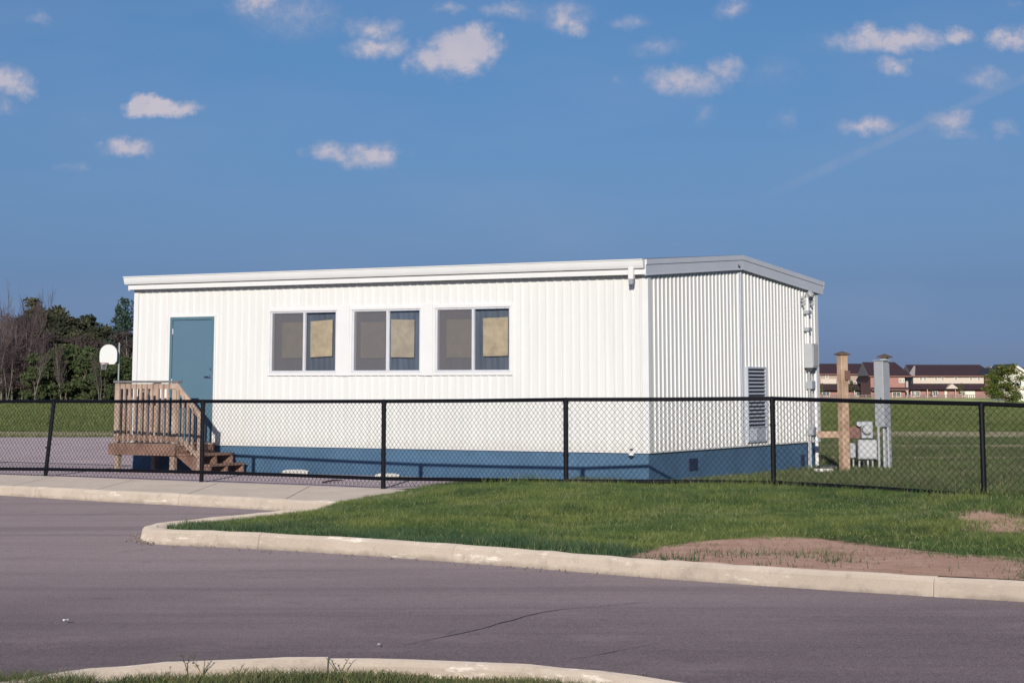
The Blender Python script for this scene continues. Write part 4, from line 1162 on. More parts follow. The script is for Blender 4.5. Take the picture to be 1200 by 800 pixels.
pc_ = c+Rz @ Vector((-.02, .165, 0)); zpt = e_at(1031, 419).z
mb = MB(); mb.box(pc_+UZ*(zpt/2-.15), (.125, .125, zpt+.3), Rz, .008); mb.build('post', 'post_wood' if False else 'grey_box_paint', EP)
mb = MB(); mb.box(pc_+UZ*(zpt+.013), (.22, .22, .022), Rz, .004)
q = [pc_+Rz @ Vector((a, b, 0))+UZ*(zpt+.0245) for a, b in ((-.10, -.10), (.10, -.10), (.10, .10), (-.10, .10))]+[pc_+UZ*(zpt+.075)]
mb.add(q, [(0, 1, 4), (1, 2, 4), (2, 3, 4), (3, 0, 4), (0, 1, 2, 3)]); mb.build('cap', 'cap_wood', EP)
for px in (1029.5, 1036, 1041):
    x = e_at(px, 520).x; mb = MB(); mb.tube([Vector((x, Yc_-.03 if px < 1033 else Yc_, -.1)), Vector((x, Yc_-.03 if px < 1033 else Yc_, zb+.02))], .024, 8); mb.build('conduit', 'light_grey_plastic', EP)
def ebox(px0, px1, py0, py1, depth, name, mat, off=0.0, par=None, bev=.01):
    a = e_at(px0, py0); b = e_at(px1, py1); mb = MB(); mb.box(((a.x+b.x)/2, Yc_+off, (a.z+b.z)/2), (b.x-a.x, depth, a.z-b.z), None, bev); return mb.build(name, mat, par or EP)
ebox(992, 1024, 499.5, 514, .04, 'backing_board', 'red_brown_board', .10)
b1 = ebox(1004, 1027, 514.8, 537.5, .20, 'switch_box', 'grey_box_paint', -.02)
ebox(1005.5, 1025.5, 516.5, 535.5, .010, 'box_cover', 'light_grey_plastic', -.126, b1, .003)
ebox(995.5, 1002.5, 519, 536, .12, 'switch_box', 'grey_box_paint', .02)
b2 = ebox(1008.5, 1022.5, 493.5, 513.2, .13, 'meter_box', 'grey_box_paint', 0.0)
m1 = e_at(1014.5, 503.0); mb = MB(); mb.tube([Vector((m1.x, Yc_-.066, m1.z)), Vector((m1.x, Yc_-.10, m1.z)), Vector((m1.x, Yc_-.17, m1.z)), Vector((m1.x, Yc_-.185, m1.z))], [.088, .088, .078, .05], 20); mb.build('round_meter', 'light_grey_plastic', b2, smooth=False)
m2 = e_at(1006.2, 496.5); mb = MB(); mb.tube([Vector((m2.x, Yc_+.07, m2.z)), Vector((m2.x, Yc_-.06, m2.z))], .045, 12); mb.build('pipe_elbow', 'light_grey_plastic', EP)
for px, r_ in ((1007, .018), (1012.5, .024), (1017, .020), (1022.5, .018), (1000, .016)):
    x = e_at(px, 540).x; zt_ = e_at(px, 537.8).z; mb = MB(); mb.tube([Vector((x, Yc_, -.1)), Vector((x, Yc_, zt_))], r_, 8); mb.build('conduit', 'light_grey_plastic' if px != 1012.5 else 'dark_plastic', EP)
# low timber edging and a dark drain cover at the post foot
p = ground_at(975, 549); mb = MB(); mb.box(p+Vector((-.05, .12, .02)), (.36, .35, .06), None, .01)
dc = mb.build('drain_cover', 'dark_plastic'); tag(dc, 'dark low box cover in the grass left of the timber post foot', 'ground box')
p = ground_at(965, 552); mb = MB(); mb.box(p+UZ*.02, (.32, .12, .05), None, .01); tag(mb.build('concrete_paver', 'block_concrete'), 'narrow pale paver in the grass by the classroom corner conduits', 'paver')
# farther timber post seen beside the corner
p = ground_at(959.2, 513); top = at(958.6, 440, p.y); WP2 = empty('wooden_post', p, 'weathered pinkish timber post far behind, just right of the classroom corner', 'post')
mb = MB(); mb.box((0, 0, (top.z-p.z)/2-.1), (.13, .13, top.z-p.z+.2), None, .01); mb.build('shaft', 'deck_wood', WP2, world=False)
mb = MB(); mb.box((0, 0, top.z-p.z+.012), (.18, .18, .022), None, .004); mb.build('cap', 'cap_wood', WP2, world=False)
# ------------------------------------------------------------------ basketball hoop
Yh = 125.0; kx_ = Yh/2349
pb = at(137.8, 478, Yh); pb.z = hz(pb.x, pb.y)
BH = empty('basketball_hoop', pb, 'white fan backboard basketball hoop on a thin grey pole left of the classroom', 'basketball hoop')
zt = at(138, 406, Yh).z
hd = Vector((-.62, -.785, 0)).normalized(); sd = Vector((-hd.y, hd.x, 0))
bc = at(128.2, 415.5, Yh)
mb = MB(); arm = Vector((pb.x, pb.y, bc.z+.35)); mb.tube([Vector((pb.x, pb.y, -.3)), Vector((pb.x, pb.y, bc.z+.75))], .055, 10); mb.build('pole', 'galvanised', BH)
mb = MB(); mb.bar(Vector((pb.x, pb.y, bc.z+.25)), bc+UZ*.2-hd*-.0, .05, .05); mb.bar(Vector((pb.x, pb.y, bc.z-.25)), bc-UZ*.3, .05, .05); build_each(mb, 'arm', 'galvanised', BH)
hw = .82; pts = []
for k in range(25):
    a = PI*k/24; pts.append((hw*math.cos(a)*(1.0), .02+.62*math.sin(a)**.9))
pts = [(hw*.98, -.42), (hw, -.2)]+pts+[(-hw, -.2), (-hw*.98, -.42), (-hw*.72, -.60), (hw*.72, -.60)]
mb = MB(); mb.prism([bc+hd*.06+sd*u+UZ*v for u, v in pts], hd*.04); bd = mb.build('backboard', 'backboard_white', BH)
mb = MB(); rc = bc+hd*.42+UZ*-.53; mb.tube([rc+hd*.23*math.cos(a)+sd*.23*math.sin(a) for a in np.linspace(0, 2*PI, 25)], .022, 6); mb.bar(bc+hd*.1-UZ*.53, rc-hd*.2, .16, .05)
mb.build('rim', 'rim_orange', BH)
mb = MB()
for k in range(12):
    a0 = 2*PI*k/12
    for sg in (1, -1):
        P0 = [rc+(hd*math.cos(a0+sg*t*.5)+sd*math.sin(a0+sg*t*.5))*(.22-.09*t)-UZ*.42*t for t in (0, .35, .7, 1)]
        mb.tube(P0, .005, 3)
mb.build('net', 'net_white', BH)
# ------------------------------------------------------------------ houses
def house_row(name, label, px0, px1, Y, base, segs, cat='row house'):
    pass
def hx(px, Y): return (px-600)/FPX*Y*1.0
def HW(px, py, Y): return at(px, py, Y)
ZB = -1.6
def hprism(par, name, mat, px0, px1, py0, py1, Y0, Y1, side=None):
    a = at(px0, py0, Y0); b = at(px1, py1, Y0); mb = MB(); z0 = min(a.z, b.z); z1 = max(a.z, b.z)
    mb.box(((a.x+b.x)/2, (Y0+Y1)/2, (z0+z1)/2), (b.x-a.x, Y1-Y0, z1-z0)); return mb.build(name, mat, par)
def hroof(par, px0, px1, py_e, py_r, Y0, Y1, over=.3, mat='roof_shingle', left='gable', right='gable', gmat='gable_stone', name='roof'):
    """gabled/hipped roof, ridge parallel to the front; slopes as closed slabs"""
    a = at(px0, py_e, Y0); b = at(px1, py_e, Y0); ym = (Y0+Y1)/2; r = at(px0, py_r, ym); ze, zr = a.z, r.z
    xa, xb = a.x-over, b.x+over; ya, yb = Y0-over, Y1+over
    ra = xa if left == 'gable' else xa+2.0; rb = xb if right == 'gable' else xb-2.0
    mb = MB()
    lo = [Vector((xa, ya, ze)), Vector((xb, ya, ze)), Vector((xb, yb, ze)), Vector((xa, yb, ze)), Vector((ra, ym, zr)), Vector((rb, ym, zr))]
    mb.add(lo, [(0, 1, 5, 4), (2, 3, 4, 5), (1, 2, 5), (3, 0, 4), (3, 2, 1, 0)])
    o = mb.build(name, mat, par)
    mb = MB()
    mb.box(((xa+xb)/2, ya-.04, ze-.08), (xb-xa, .12, .2)); mb.build('eave_gutter', 'house_brick_brown' if mat == 'roof_shingle' else 'house_white', o)
    for side, x, rr in ((left, xa, ra), (right, xb, rb)):
        if side == 'gable':
            mb = MB(); s = -.03 if x == xa else .03
            mb.prism([Vector((x+s*.1, ya+.3, ze+.02)), Vector((x+s*.1, yb-.3, ze+.02)), Vector((x+s*.1, ym, zr-.12))], Vector((s, 0, 0))); mb.build('gable', gmat, o)
    return o
def hwin(par, px, py, w, h, Y, nm='window'):
    c = at(px, py, Y); mb = MB(); k = Y/2349; W_, H_ = w*k, h*k
    mb.box((c.x, Y-.05, c.z), (W_+.24, .14, H_+.24), None, .02); f = mb.build(nm, 'house_white', par)
    mb = MB(); mb.box((c.x, Y-.125, c.z), (W_, .02, H_)); g = mb.build('pane', 'house_window_glass', f)
    mb = MB(); mb.box((c.x, Y-.15, c.z), (.07, .03, H_)); mb.build('mullion', 'house_white', f)
    return f
YH = 385.0
def base_py(Y): return 0
# row C, right: long cream upper storey above pinkish brick
HC = empty('brick_row_house', (at(1118, 455, YH).x, YH, ZB+.6), 'long row house with cream upper wall and pink brick ground floor, at the right', 'row house', 'row houses across the field')
hprism(HC, 'ground_floor_wall', 'house_brick_pink', 1066.5, 1155, 454, 474, YH, YH+11)
hprism(HC, 'upper_wall', 'house_cream', 1070, 1154, 439.5, 454.2, YH+1.5, YH+11)
hprism(HC, 'end_wall', 'house_brick_brown', 1154.2, 1166.5, 441, 474, YH+.4, YH+10.9)
hprism(HC, 'downpipe', 'house_white', 1163.6, 1164.7, 445, 474, YH+.2, YH+.39)
hroof(HC, 1070, 1165, 440.2, 427.2, YH+1.3, YH+11, .4, left='gable', right='hip')
g = hprism(HC, 'gable_bay', 'gable_stone', 1158, 1165, 433.5, 440, YH+.1, YH+2.0)
c0, c1, c2 = at(1155.5, 440, YH+.1), at(1166.8, 440, YH+.1), at(1161.6, 429, YH+.1)
mb = MB(); mb.prism([c0, c1, c2], (0, 4, 0)); mb.build('dormer_gable', 'gable_stone', HC)
mb = MB(); a, b = at(1065, 455, YH-1.6), at(1155.5, 455, YH-1.6); c, d = at(1155.5, 449.2, YH+1.4), at(1068, 449.2, YH+1.4)
mb.prism([a, b, c, d], (0, 0, -.15)); mb.build('porch_roof', 'roof_shingle', HC)
mb = MB(); mb.prism([at(1108.5, 455.2, YH-1.8), at(1123.5, 455.2, YH-1.8), at(1116, 449.6, YH-1.8)], (0, 2.4, 0)); mb.build('porch_gable', 'house_cream', HC)
for px in (1079, 1084, 1097, 1104.5, 1120, 1137.5, 1147): hwin(HC, px, 443.5, 2.2, 3.2, YH+1.48)
for px, w, h in ((1070, 3, 7), (1075.5, 4, 5), (1096, 5, 5), (1128, 3, 6)): hwin(HC, px, 461, w, h, YH-.02)
for px in (1108.5, 1137): hprism(HC, 'garage_door' if px > 1120 else 'door', 'house_white', px-(6 if px > 1120 else 1.6), px+(6 if px > 1120 else 1.6), 457.5, 474, YH-.12, YH-.02)
hprism(HC, 'porch_column', 'house_white', 1086.5, 1087.5, 455.6, 474, YH-1.5, YH-1.3); hprism(HC, 'porch_column', 'house_white', 1119.5, 1120.4, 455.6, 474, YH-1.5, YH-1.3)
# row B, middle: red brick, taller
YB = 378.0
HBk = empty('brick_row_house', (at(1054, 455, YB).x, YB, ZB+.6), 'red brick row house with taller purple roof, seen right of the grey cabinet', 'row house', 'row houses across the field')
hprism(HBk, 'wall', 'house_brick_red', 1020, 1061, 440.4, 474, YB, YB+11)
hprism(HBk, 'side_wall', 'gable_stone', 1061.2, 1065, 440.4, 474, YB+2.5, YB+11)
hroof(HBk, 1020, 1066, 440.3, 424.2, YB, YB+12, .4, left='gable', right='hip')
hroof(HBk, 1022, 1064.5, 456.2, 453.8, YB-1.2, YB+.0, .1, name='porch_roof')
hwin(HBk, 1055, 445.8, 2.2, 4, YB-.02); hwin(HBk, 1058.6, 445.8, 1.6, 4, YB-.02)
for px, w in ((1050.5, 9), (1036, 5)): hwin(HBk, px, 462, w, 4.5, YB-.02)
c0 = at(1066.5, 440, YB+1); mb = MB(); a, b, c = at(1063.8, 440.3, YB+.6), at(1070.2, 440.3, YB+.6), at(1070.8, 428.6, YB+5); mb.prism([a, b, c], (.35, .2, 0)); mb.build('roof_verge', 'gable_stone', HBk)
# row A, left
YA = 392.0
HA = empty('brick_row_house', (at(985, 455, YA).x, YA, ZB+.6), 'leftmost row house with beige upper wall, seen behind the timber post', 'row house', 'row houses across the field')
hprism(HA, 'ground_floor_wall', 'house_brick_pink', 944, 1021, 455, 474, YA, YA+11)
hprism(HA, 'upper_wall', 'house_beige', 944, 1021, 437.4, 455.2, YA+1.2, YA+11)
hprism(HA, 'cream_panel', 'house_cream', 962, 980, 443.8, 449.5, YA+1.0, YA+1.18); hprism(HA, 'cream_panel', 'house_cream', 1000, 1016, 446.5, 449.6, YA+1.0, YA+1.18)
hroof(HA, 944, 1022, 438, 426, YA+1, YA+11, .4)
mb = MB(); mb.prism([at(942, 456, YA-1.6), at(1021, 456, YA-1.6), at(1021, 449.4, YA+1.1), at(942, 449.4, YA+1.1)], (0, 0, -.15)); mb.build('porch_roof', 'roof_shingle', HA)
for px, w in ((968, 8), (985, 4), (1008, 9)): hwin(HA, px, 461.5, w, 4.5, YA-.02)
for px in (969, 990, 1010): hwin(HA, px, 442.3 if px != 969 else 441.2, 2.2, 3, YA+1.18)
hprism(HA, 'porch_column', 'house_white', 1001, 1002, 456.5, 474, YA-1.5, YA-1.3)
# more rows hidden behind the classroom from here: one plain neighbour to each side
# pale gabled house at the right edge
YW = 232.0
HWt = empty('white_house', (at(1203, 455, YW).x, YW, ZB+1.0), 'cream white gabled house with grey roof at the right edge behind the blossom tree', 'house')
a = at(1184.5, 446, YW); b = at(1222, 446, YW); ap = at(1199, 428.4, YW)
xa, xb = at(1184.5, 450, YW).x, at(1226, 450, YW).x; xm = at(1186.5, 450, YW).x+.2
zE = at(1184, 443.5, YW).z; zR = at(1184, 428.6, YW).z; z0 = ZB+.2
mb = MB(); mb.prism([(xa, YW, z0), (xb, YW, z0), (xb, YW, zE-1.2), ((xa+xm)/2+.25, YW, zR-.15), (xa, YW, zE+.9)], (0, 9, 0)); wl_ = mb.build('wall', 'house_white', HWt)
mb = MB(); xr = (xa+xm)/2+.25
mb.prism([(xr, YW-.4, zR+.02), (xb+.5, YW-.4, zE-1.35), (xb+.5, YW-.4, zE-1.1), (xr, YW-.4, zR+.24)], (0, 9.8, 0)); mb.prism([(xr-.003, YW-.4, zR+.02), (xa-.5, YW-.4, zE+.55), (xa-.5, YW-.4, zE+.8), (xr-.003, YW-.4, zR+.24)], (0, 9.8, 0)); rf = mb.build('roof', 'roof_shingle_grey', HWt)
mb = MB(); mb.prism([(xr, YW-.45, zR-.06), (xb+.5, YW-.45, zE-1.45), (xb+.5, YW-.45, zE-1.12), (xr, YW-.45, zR+.25)], (0, .045, 0)); mb.build('bargeboard', 'house_white', rf)
for px, py in ((1194, 449), (1206, 450), (1194, 462)): hwin(HWt, px, py, 5, 5, YW-.01)
hroofw = MB(); hroofw.box((at(1200, 440, YW+60).x+.9, YW+66, 1.0), (6.6, 9, 5.6)); HG = empty('grey_roofed_house', (at(1200, 440, YW+60).x, YW+66, ZB), 'distant house with dark grey roof showing above the blossom tree', 'house')
hroofw.build('wall', 'house_beige', HG)
a = at(1167, 438, YW+60); b = at(1233, 438, YW+60); r_ = at(1174, 430.5, YW+60)
mb = MB(); mb.prism([(a.x, YW+60.5, a.z), (b.x+1, YW+60.5, a.z), (b.x-1.2, YW+60.5, r_.z), (a.x+.5, YW+60.5, r_.z)], (0, 11, 0)); mb.build('roof', 'roof_shingle_grey', HG)
hwin(HG, 1176, 446, 4, 4, YW+61.4)
# distant board fence in front of the rows
DF = empty('garden_fence', (at(1060, 462, 330).x, 330, hz(60, 330)), 'low thin grey-brown fence line in front of the distant row houses', 'fence')
xL, xR = at(930, 462, 330).x, at(1178, 462, 330).x; zt = at(1000, 462.3, 330).z; zg = hz(60, 330)
for k, x in enumerate(np.arange(xL, xR, 2.4)):
    mb = MB(); mb.box((x, 330, (zt+zg)/2), (.14, .14, zt-zg+.1)); mb.build('post', 'fence_far_wood', DF)
mb = MB(); x = xL
for z in (zt-.06, zt-.45): mb.box(((xL+xR)/2, 330.1, z), (xR-xL, .06, .10))
build_each(mb, 'rail', 'fence_far_wood', DF)
mb = MB()
for x in np.arange(xL, xR, .34): mb.box((x, 330.16, (zt+zg)/2-.05), (.12, .03, zt-zg-.1))
mb.build('pickets', 'fence_far_wood', DF)
# ------------------------------------------------------------------ trees
def limb_paths(rnd, h, n, spread, base=.25, crown=None, up=.8):
    out = []
    for k in range(n):
        z = h*(base+(1-base)*rnd.random()*.85); a = rnd.uniform(0, 2*PI); L = spread*rnd.uniform(.5, 1)*(1-.45*(z/h))
        p0 = Vector((0, 0, z)); d = Vector((math.cos(a), math.sin(a), up)).normalized()
        pts = [p0]
        for q in range(4): d = (d+Vector((rnd.uniform(-.25, .25), rnd.uniform(-.25, .25), rnd.uniform(-.05, .3)))).normalized(); pts.append(pts[-1]+d*L/4)
        out.append(pts)
    return out
def leaf_cloud(rng, centers, radii, n, size, flat=.7):
    k = rng.integers(0, len(centers), n)
    w = np.array(radii)**2; k = rng.choice(len(centers), n, p=w/w.sum())
    C = np.array(centers)[k]; Rr = np.array(radii)[k][:, None]
    d = rng.normal(size=(n, 3)); d /= np.linalg.norm(d, axis=1)[:, None]; r = rng.random((n, 1))**.45
    P = C+d*r*Rr*np.array([1, 1, flat])
    u = rng.normal(size=(n, 3)); u /= np.linalg.norm(u, axis=1)[:, None]; v = np.cross(u, rng.normal(size=(n, 3))); v /= np.linalg.norm(v, axis=1)[:, None]
    s = size*rng.uniform(.5, 1.3, (n, 1)); u *= s; v *= s*.6
    V = np.stack([P-u, P-v, P+u, P+v], 1).reshape(-1, 3); return V, np.arange(4*n).reshape(-1, 4)
def make_tree(seed, h, w, mat, bark, label, name, cat='tree', group=None, leaves=2600, size=.16, limbs=9, clumps=26, base=.22, shape='round', trunk=.10):
    rnd = random.Random(seed); rng = np.random.default_rng(seed)
    root = empty(name, (0, 0, 0), label, cat, group)
    mb = MB(); top = Vector((rnd.uniform(-.2, .2), rnd.uniform(-.2, .2), h*.92))
    mb.tube([(0, 0, -.4), (0, 0, .1), top*.4+Vector((.12*rnd.uniform(-1, 1), 0, 0)), top*.7, top], [trunk*1.5, trunk*1.1, trunk*.8, trunk*.5, .02], 7)
    L = limb_paths(rnd, h*.85, limbs, w*.5, base)
    for pts in L: mb.tube(pts, [trunk*.42, trunk*.33, trunk*.22, trunk*.13, .012], 5)
    mb.build('trunk', bark, root, world=False, fix=False)
    cs, rs = [], []
    for k in range(clumps):
        z = rnd.uniform(base+.03, .97); 
        if shape == 'round': rad = w*.5*math.sqrt(max(.05, 1-((z-.5)/.55)**2))
        elif shape == 'cone': rad = w*.5*(1-z)**.75*1.1+.15
        else: rad = w*.5*(1.05-z*.55)
        a = rnd.uniform(0, 2*PI); r = rad*rnd.uniform(.2, .95)
        cs.append((math.cos(a)*r, math.sin(a)*r, z*h)); rs.append(w*rnd.uniform(.10, .2)*(1-.3*z))
    for pts in L: cs.append(tuple(pts[-1])); rs.append(w*rnd.uniform(.09, .16))
    V, F = leaf_cloud(rng, cs, rs, leaves, size)
    np_mesh('crown', V, F, mat, root)
    return root
def make_bare(seed, h, w, label, name='bare_tree', group=None, mat='twigs', bark='bark_pale', dens=1.0, leafy=None):
    rnd = random.Random(seed); root = empty(name, (0, 0, 0), label, 'tree', group)
    tr = MB(); tw = MB()
    def grow(p, d, L, r, lev):
        pts = [p]; rr = [r]
        n = 4
        for q in range(n):
            d = (d+Vector((rnd.uniform(-.16, .16), rnd.uniform(-.16, .16), rnd.uniform(.0, .14)))).normalized(); pts.append(pts[-1]+d*L/n); rr.append(r*(1-.16*(q+1)))
        (tr if lev == 0 else tw).tube(pts, rr, 6 if lev == 0 else 3, cap=False)
        if lev >= 3: return
        nb = int([9, 6, 5][lev]*dens)
        for k in range(nb):
            t = rnd.uniform(.22 if lev == 0 else .15, 1.0); i = min(n-1, int(t*n)); q0 = pts[i].lerp(pts[i+1], t*n-i)
            a = rnd.uniform(0, 2*PI); sp = w/h*rnd.uniform(.5, 1.3)
            dd = (d+Vector((math.cos(a)*sp*1.6, math.sin(a)*sp*1.6, rnd.uniform(0, .35)))).normalized()
            grow(q0, dd, L*rnd.uniform(.32, .6)*(1.15-.4*t), max(.008, r*.45), lev+1)
    for k in range(rnd.choice((1, 2, 2))):
        grow(Vector((rnd.uniform(-.3, .3)*k, rnd.uniform(-.3, .3)*k, -.3)), Vector((rnd.uniform(-.14, .14), rnd.uniform(-.1, .1), 1)).normalized(), h*.74, .085, 0)
    tr.build('trunk', bark, root, world=False, fix=False)
    tw.build('crown', mat, root, world=False, fix=False)
    if leafy:
        rng = np.random.default_rng(seed); cs = [(rnd.uniform(-w*.4, w*.4), rnd.uniform(-w*.4, w*.4), h*rnd.uniform(.25, .75)) for _ in range(14)]
        V, F = leaf_cloud(rng, cs, [w*.2]*14, 700, .12); np_mesh('leaves', V, F, leafy, root)
    return root
def copy_thing(o, loc, sc_, rz, label):
    r = o.copy(); COL.objects.link(r); r.location = loc; r.scale = sc_; r.rotation_euler = (0, 0, rz)
    if label: r['label'] = label
    for ch in list(o.children):
        c = ch.copy(); COL.objects.link(c); c.parent = r
        for g_ in list(ch.children):
            d = g_.copy(); COL.objects.link(d); d.parent = c
    return r
GRP = 'trees along the edge of the field on the left'
PROTO = {}
def P(kind, i, f): PROTO.setdefault(kind, []).append([f, False])
P('olive', 0, make_tree(11, 6.5, 4.4, 'leaf_olive', 'bark', 'bushy olive green tree in the tree line left of the classroom', 'leafy_tree', group=GRP, leaves=4200, size=.13, clumps=34))
P('olive', 1, make_tree(12, 6.8, 4.8, 'leaf_dark', 'bark', 'dark dull green tree in the tree line left of the classroom', 'leafy_tree', group=GRP, leaves=4200, size=.13, clumps=30))
P('olive', 2, make_tree(13, 6.2, 4.0, 'leaf_olive', 'bark_pale', 'bushy olive green tree in the tree line left of the classroom', 'leafy_tree', group=GRP, leaves=3600, size=.13, clumps=26))
P('green', 0, make_tree(21, 4.2, 3.6, 'leaf_green', 'bark', 'fresh green bushy shrub in front of the dull tree line', 'green_shrub', 'shrub', 'fresh green shrubs before the tree line', leaves=3600, size=.12, clumps=26, base=.04, limbs=7))
P('green', 1, make_tree(22, 3.6, 3.4, 'leaf_green', 'bark', 'fresh green bushy shrub in front of the dull tree line', 'green_shrub', 'shrub', 'fresh green shrubs before the tree line', leaves=3000, size=.12, clumps=20, base=.03, limbs=7))
P('brown', 0, make_tree(31, 6.2, 4.0, 'leaf_brown', 'bark_pale', 'brownish twiggy tree with few leaves in the left tree line', 'twiggy_tree', group=GRP, leaves=2600, size=.085, clumps=34, base=.2, limbs=16))
P('bare', 0, make_bare(41, 9.0, 3.4, 'leafless tree with upright pale branches at the far left of the tree line', group='leafless trees at the far left'))
P('bare', 1, make_bare(42, 8.0, 3.6, 'leafless tree with upright pale branches at the far left of the tree line', group='leafless trees at the far left'))
P('bare', 2, make_bare(43, 8.5, 3.0, 'leafless tree with upright pale branches at the far left of the tree line', group='leafless trees at the far left'))
PINE = make_tree(51, 7.0, 4.0, 'leaf_pine', 'bark', 'blue green conical pine rising above the trees just left of the classroom', 'pine_tree', leaves=5200, size=.12, clumps=60, base=.10, shape='cone', limbs=22, trunk=.12)
PINE_H = 7.0
HGT = {'olive': [6.5, 6.8, 6.2], 'green': [4.2, 3.6], 'brown': [6.2], 'bare': [9.0, 8.0, 8.5]}
tr_rng = random.Random(5)
def place(kind, px, py_top, Y, v=None, wide=1.0, label=None):
    lst = PROTO[kind]; i = tr_rng.randrange(len(lst)) if v is None else v
    p = at(px, 460, Y); z = hz(p.x, Y); top = at(px, py_top, Y).z; s = (top-z)/(HGT[kind][i]*.97)
    o, used = lst[i]
    loc = (p.x, Y, z); scl = (s*wide, s*wide, s); rz = tr_rng.uniform(0, 6)
    if not used: o.location = loc; o.scale = scl; o.rotation_euler = (0, 0, rz); lst[i][1] = True; return o
    return copy_thing(o, loc, scl, rz, label or o['label'])
for px, py, Y in ((2, 336, 178), (9, 350, 186), (17, 352, 176), (26, 344, 184), (34, 350, 178), (46, 338, 188), (54, 346, 182), (-14, 340, 180), (-30, 346, 178), (-8, 362, 170), (22, 372, 168), (38, 380, 166), (10, 385, 166)):
    place('bare', px, py, Y, wide=tr_rng.uniform(.5, .8))
for px, py, Y in ((8, 398, 163), (40, 400, 162), (73, 396, 163), (117, 410, 161), (96, 388, 168)):
    place('bare', px, py, Y, wide=tr_rng.uniform(.55, .8), label='slim leafless sapling with pale stem before the left tree line')
for px, py, Y in ((-22, 372, 184), (0, 368, 190), (12, 372, 186), (24, 370, 192), (34, 374, 184), (6, 392, 172), (20, 394, 172), (33, 398, 172), (46, 385, 176), (-36, 376, 182), (108, 402, 174), (122, 398, 176), (150, 386, 182), (134, 392, 184), (14, 408, 165), (26, 404, 166), (2, 412, 164), (64, 392, 178), (90, 392, 177), (112, 396, 178)):
    place('brown', px, py, Y, wide=tr_rng.uniform(.95, 1.3))
for px, py, Y, v in ((44, 354, 192, 2), (52, 362, 188, 0), (63, 363, 190, 0), (72, 372, 186, 1), (84, 370, 190, 1), (80, 385, 180, 0), (94, 377, 188, 2), (104, 376, 192, 0), (112, 384, 186, 1), (121, 384, 190, 0), (131, 389, 188, 1), (143, 392, 186, 1), (154, 391, 188, 1), (60, 384, 180, 1), (98, 392, 180, 1), (165, 388, 190, 0), (180, 385, 188, 1), (205, 388, 190, 0), (235, 384, 192, 1), (-45, 360, 190, 0), (-60, 366, 186, 1), (270, 388, 190, 2), (300, 386, 194, 0), (340, 390, 192, 1)):
    place('olive', px, py, Y, v, wide=tr_rng.uniform(.95, 1.25))
for k_ in range(16):
    place('olive', -85-k_*24, tr_rng.uniform(360, 384), tr_rng.uniform(180, 194), k_ % 3, wide=tr_rng.uniform(1.0, 1.3))
for px, py, Y, v in ((55, 412, 166, 0), (67, 402, 168, 0), (78, 408, 165, 1), (88, 404, 168, 0), (99, 420, 164, 1), (110, 424, 164, 0), (122, 428, 163, 1), (134, 422, 165, 0), (148, 420, 166, 1), (40, 432, 163, 1), (160, 424, 166, 0)):
    place('green', px, py, Y, v, wide=tr_rng.uniform(.95, 1.25))
p = at(142, 460, 184); z = hz(p.x, 184); s = (at(142, 350.5, 184).z-z)/PINE_H
PINE.location = (p.x, 184, z); PINE.scale = (s, s, s)
# dark undergrowth along the foot of the trees
rng = np.random.default_rng(77); n = 34000
X = rng.uniform(at(-80, 460, 168).x, at(360, 460, 168).x, n); Y = 168+rng.normal(0, 3.5, n)+4*(X > -60); hh = 1.0+1.6*vnoise(X, Y, .25, 61); Z = hh*rng.random(n)
u = rng.normal(size=(n, 3)); u /= np.linalg.norm(u, axis=1)[:, None]; v = np.cross(u, rng.normal(size=(n, 3))); v /= np.linalg.norm(v, axis=1)[:, None]; u *= .14; v *= .09
Pn = np.stack([X, Y, height(X, Y)+Z], -1)
tag(np_mesh('undergrowth', np.stack([Pn-u, Pn-v, Pn+u, Pn+v], 1).reshape(-1, 3), np.arange(4*n).reshape(-1, 4), 'leaf_dark'), kind='stuff')
# right side: spring tree with pale blossom, small trees by the houses
SP_ = make_tree(61, 3.6, 3.4, 'leaf_spring', 'bark', 'small light green tree with pale blossom before the white house at the right edge', 'blossom_tree', leaves=6500, size=.085, clumps=40, base=.06, limbs=10, trunk=.06)
rng = np.random.default_rng(62); cs = [(rng.uniform(-.5, 1.7), rng.uniform(-1.4, .2), rng.uniform(.6, 2.7)) for _ in range(16)]
V, F = leaf_cloud(rng, cs, [.42]*16, 1500, .055); np_mesh('blossom', V, F, 'blossom', SP_)
Ys = 175; p = at(1178, 460, Ys); z = hz(p.x, Ys); s = (at(1178, 428.5, Ys).z-z)/3.5; SP_.location = (p.x, Ys, z); SP_.scale = (s*1.35, s*1.35, s)
sm = [(1170, 436, 205, 'round green bush between the row houses and the blossom tree'), (1126, 449, 345, 'small thin young tree in front of the cream row house wall'), (998, 443, 330, 'small green tree between the timber post and the grey cabinet'), (963, 449, 335, 'tiny tree by the left row house just right of the classroom corner'), (1091, 456, 325, 'tiny sapling in front of the row house porch')]
for k, (px, py, Y, lb) in enumerate(sm):
    t_ = make_tree(70+k, 4.0, 3.6 if k == 0 else 2.4, 'leaf_spring' if k != 2 else 'leaf_green', 'bark', lb, 'young_tree', group='young trees by the row houses', leaves=2600 if k == 0 else 500, size=.11 if k == 0 else .13, clumps=10, base=.25, limbs=6, trunk=.06)
    p = at(px, 460, Y); z = hz(p.x, Y); s = (at(px, py, Y).z-z)/3.9; t_.location = (p.x, Y, z); t_.scale = (s, s, s)
# ------------------------------------------------------------------ camera
cam = bpy.data.cameras.new('camera'); co = bpy.data.objects.new('camera', cam); COL.objects.link(co)
co.location = (0, 0, CAMZ); co.rotation_euler = (PI/2+PITCH, 0, 0)
cam.sensor_width = 36; cam.lens = FPX/1200*36; cam.shift_y = -(400-CY)/1200; cam.clip_end = 6000; cam.clip_start = .1
sc.camera = co
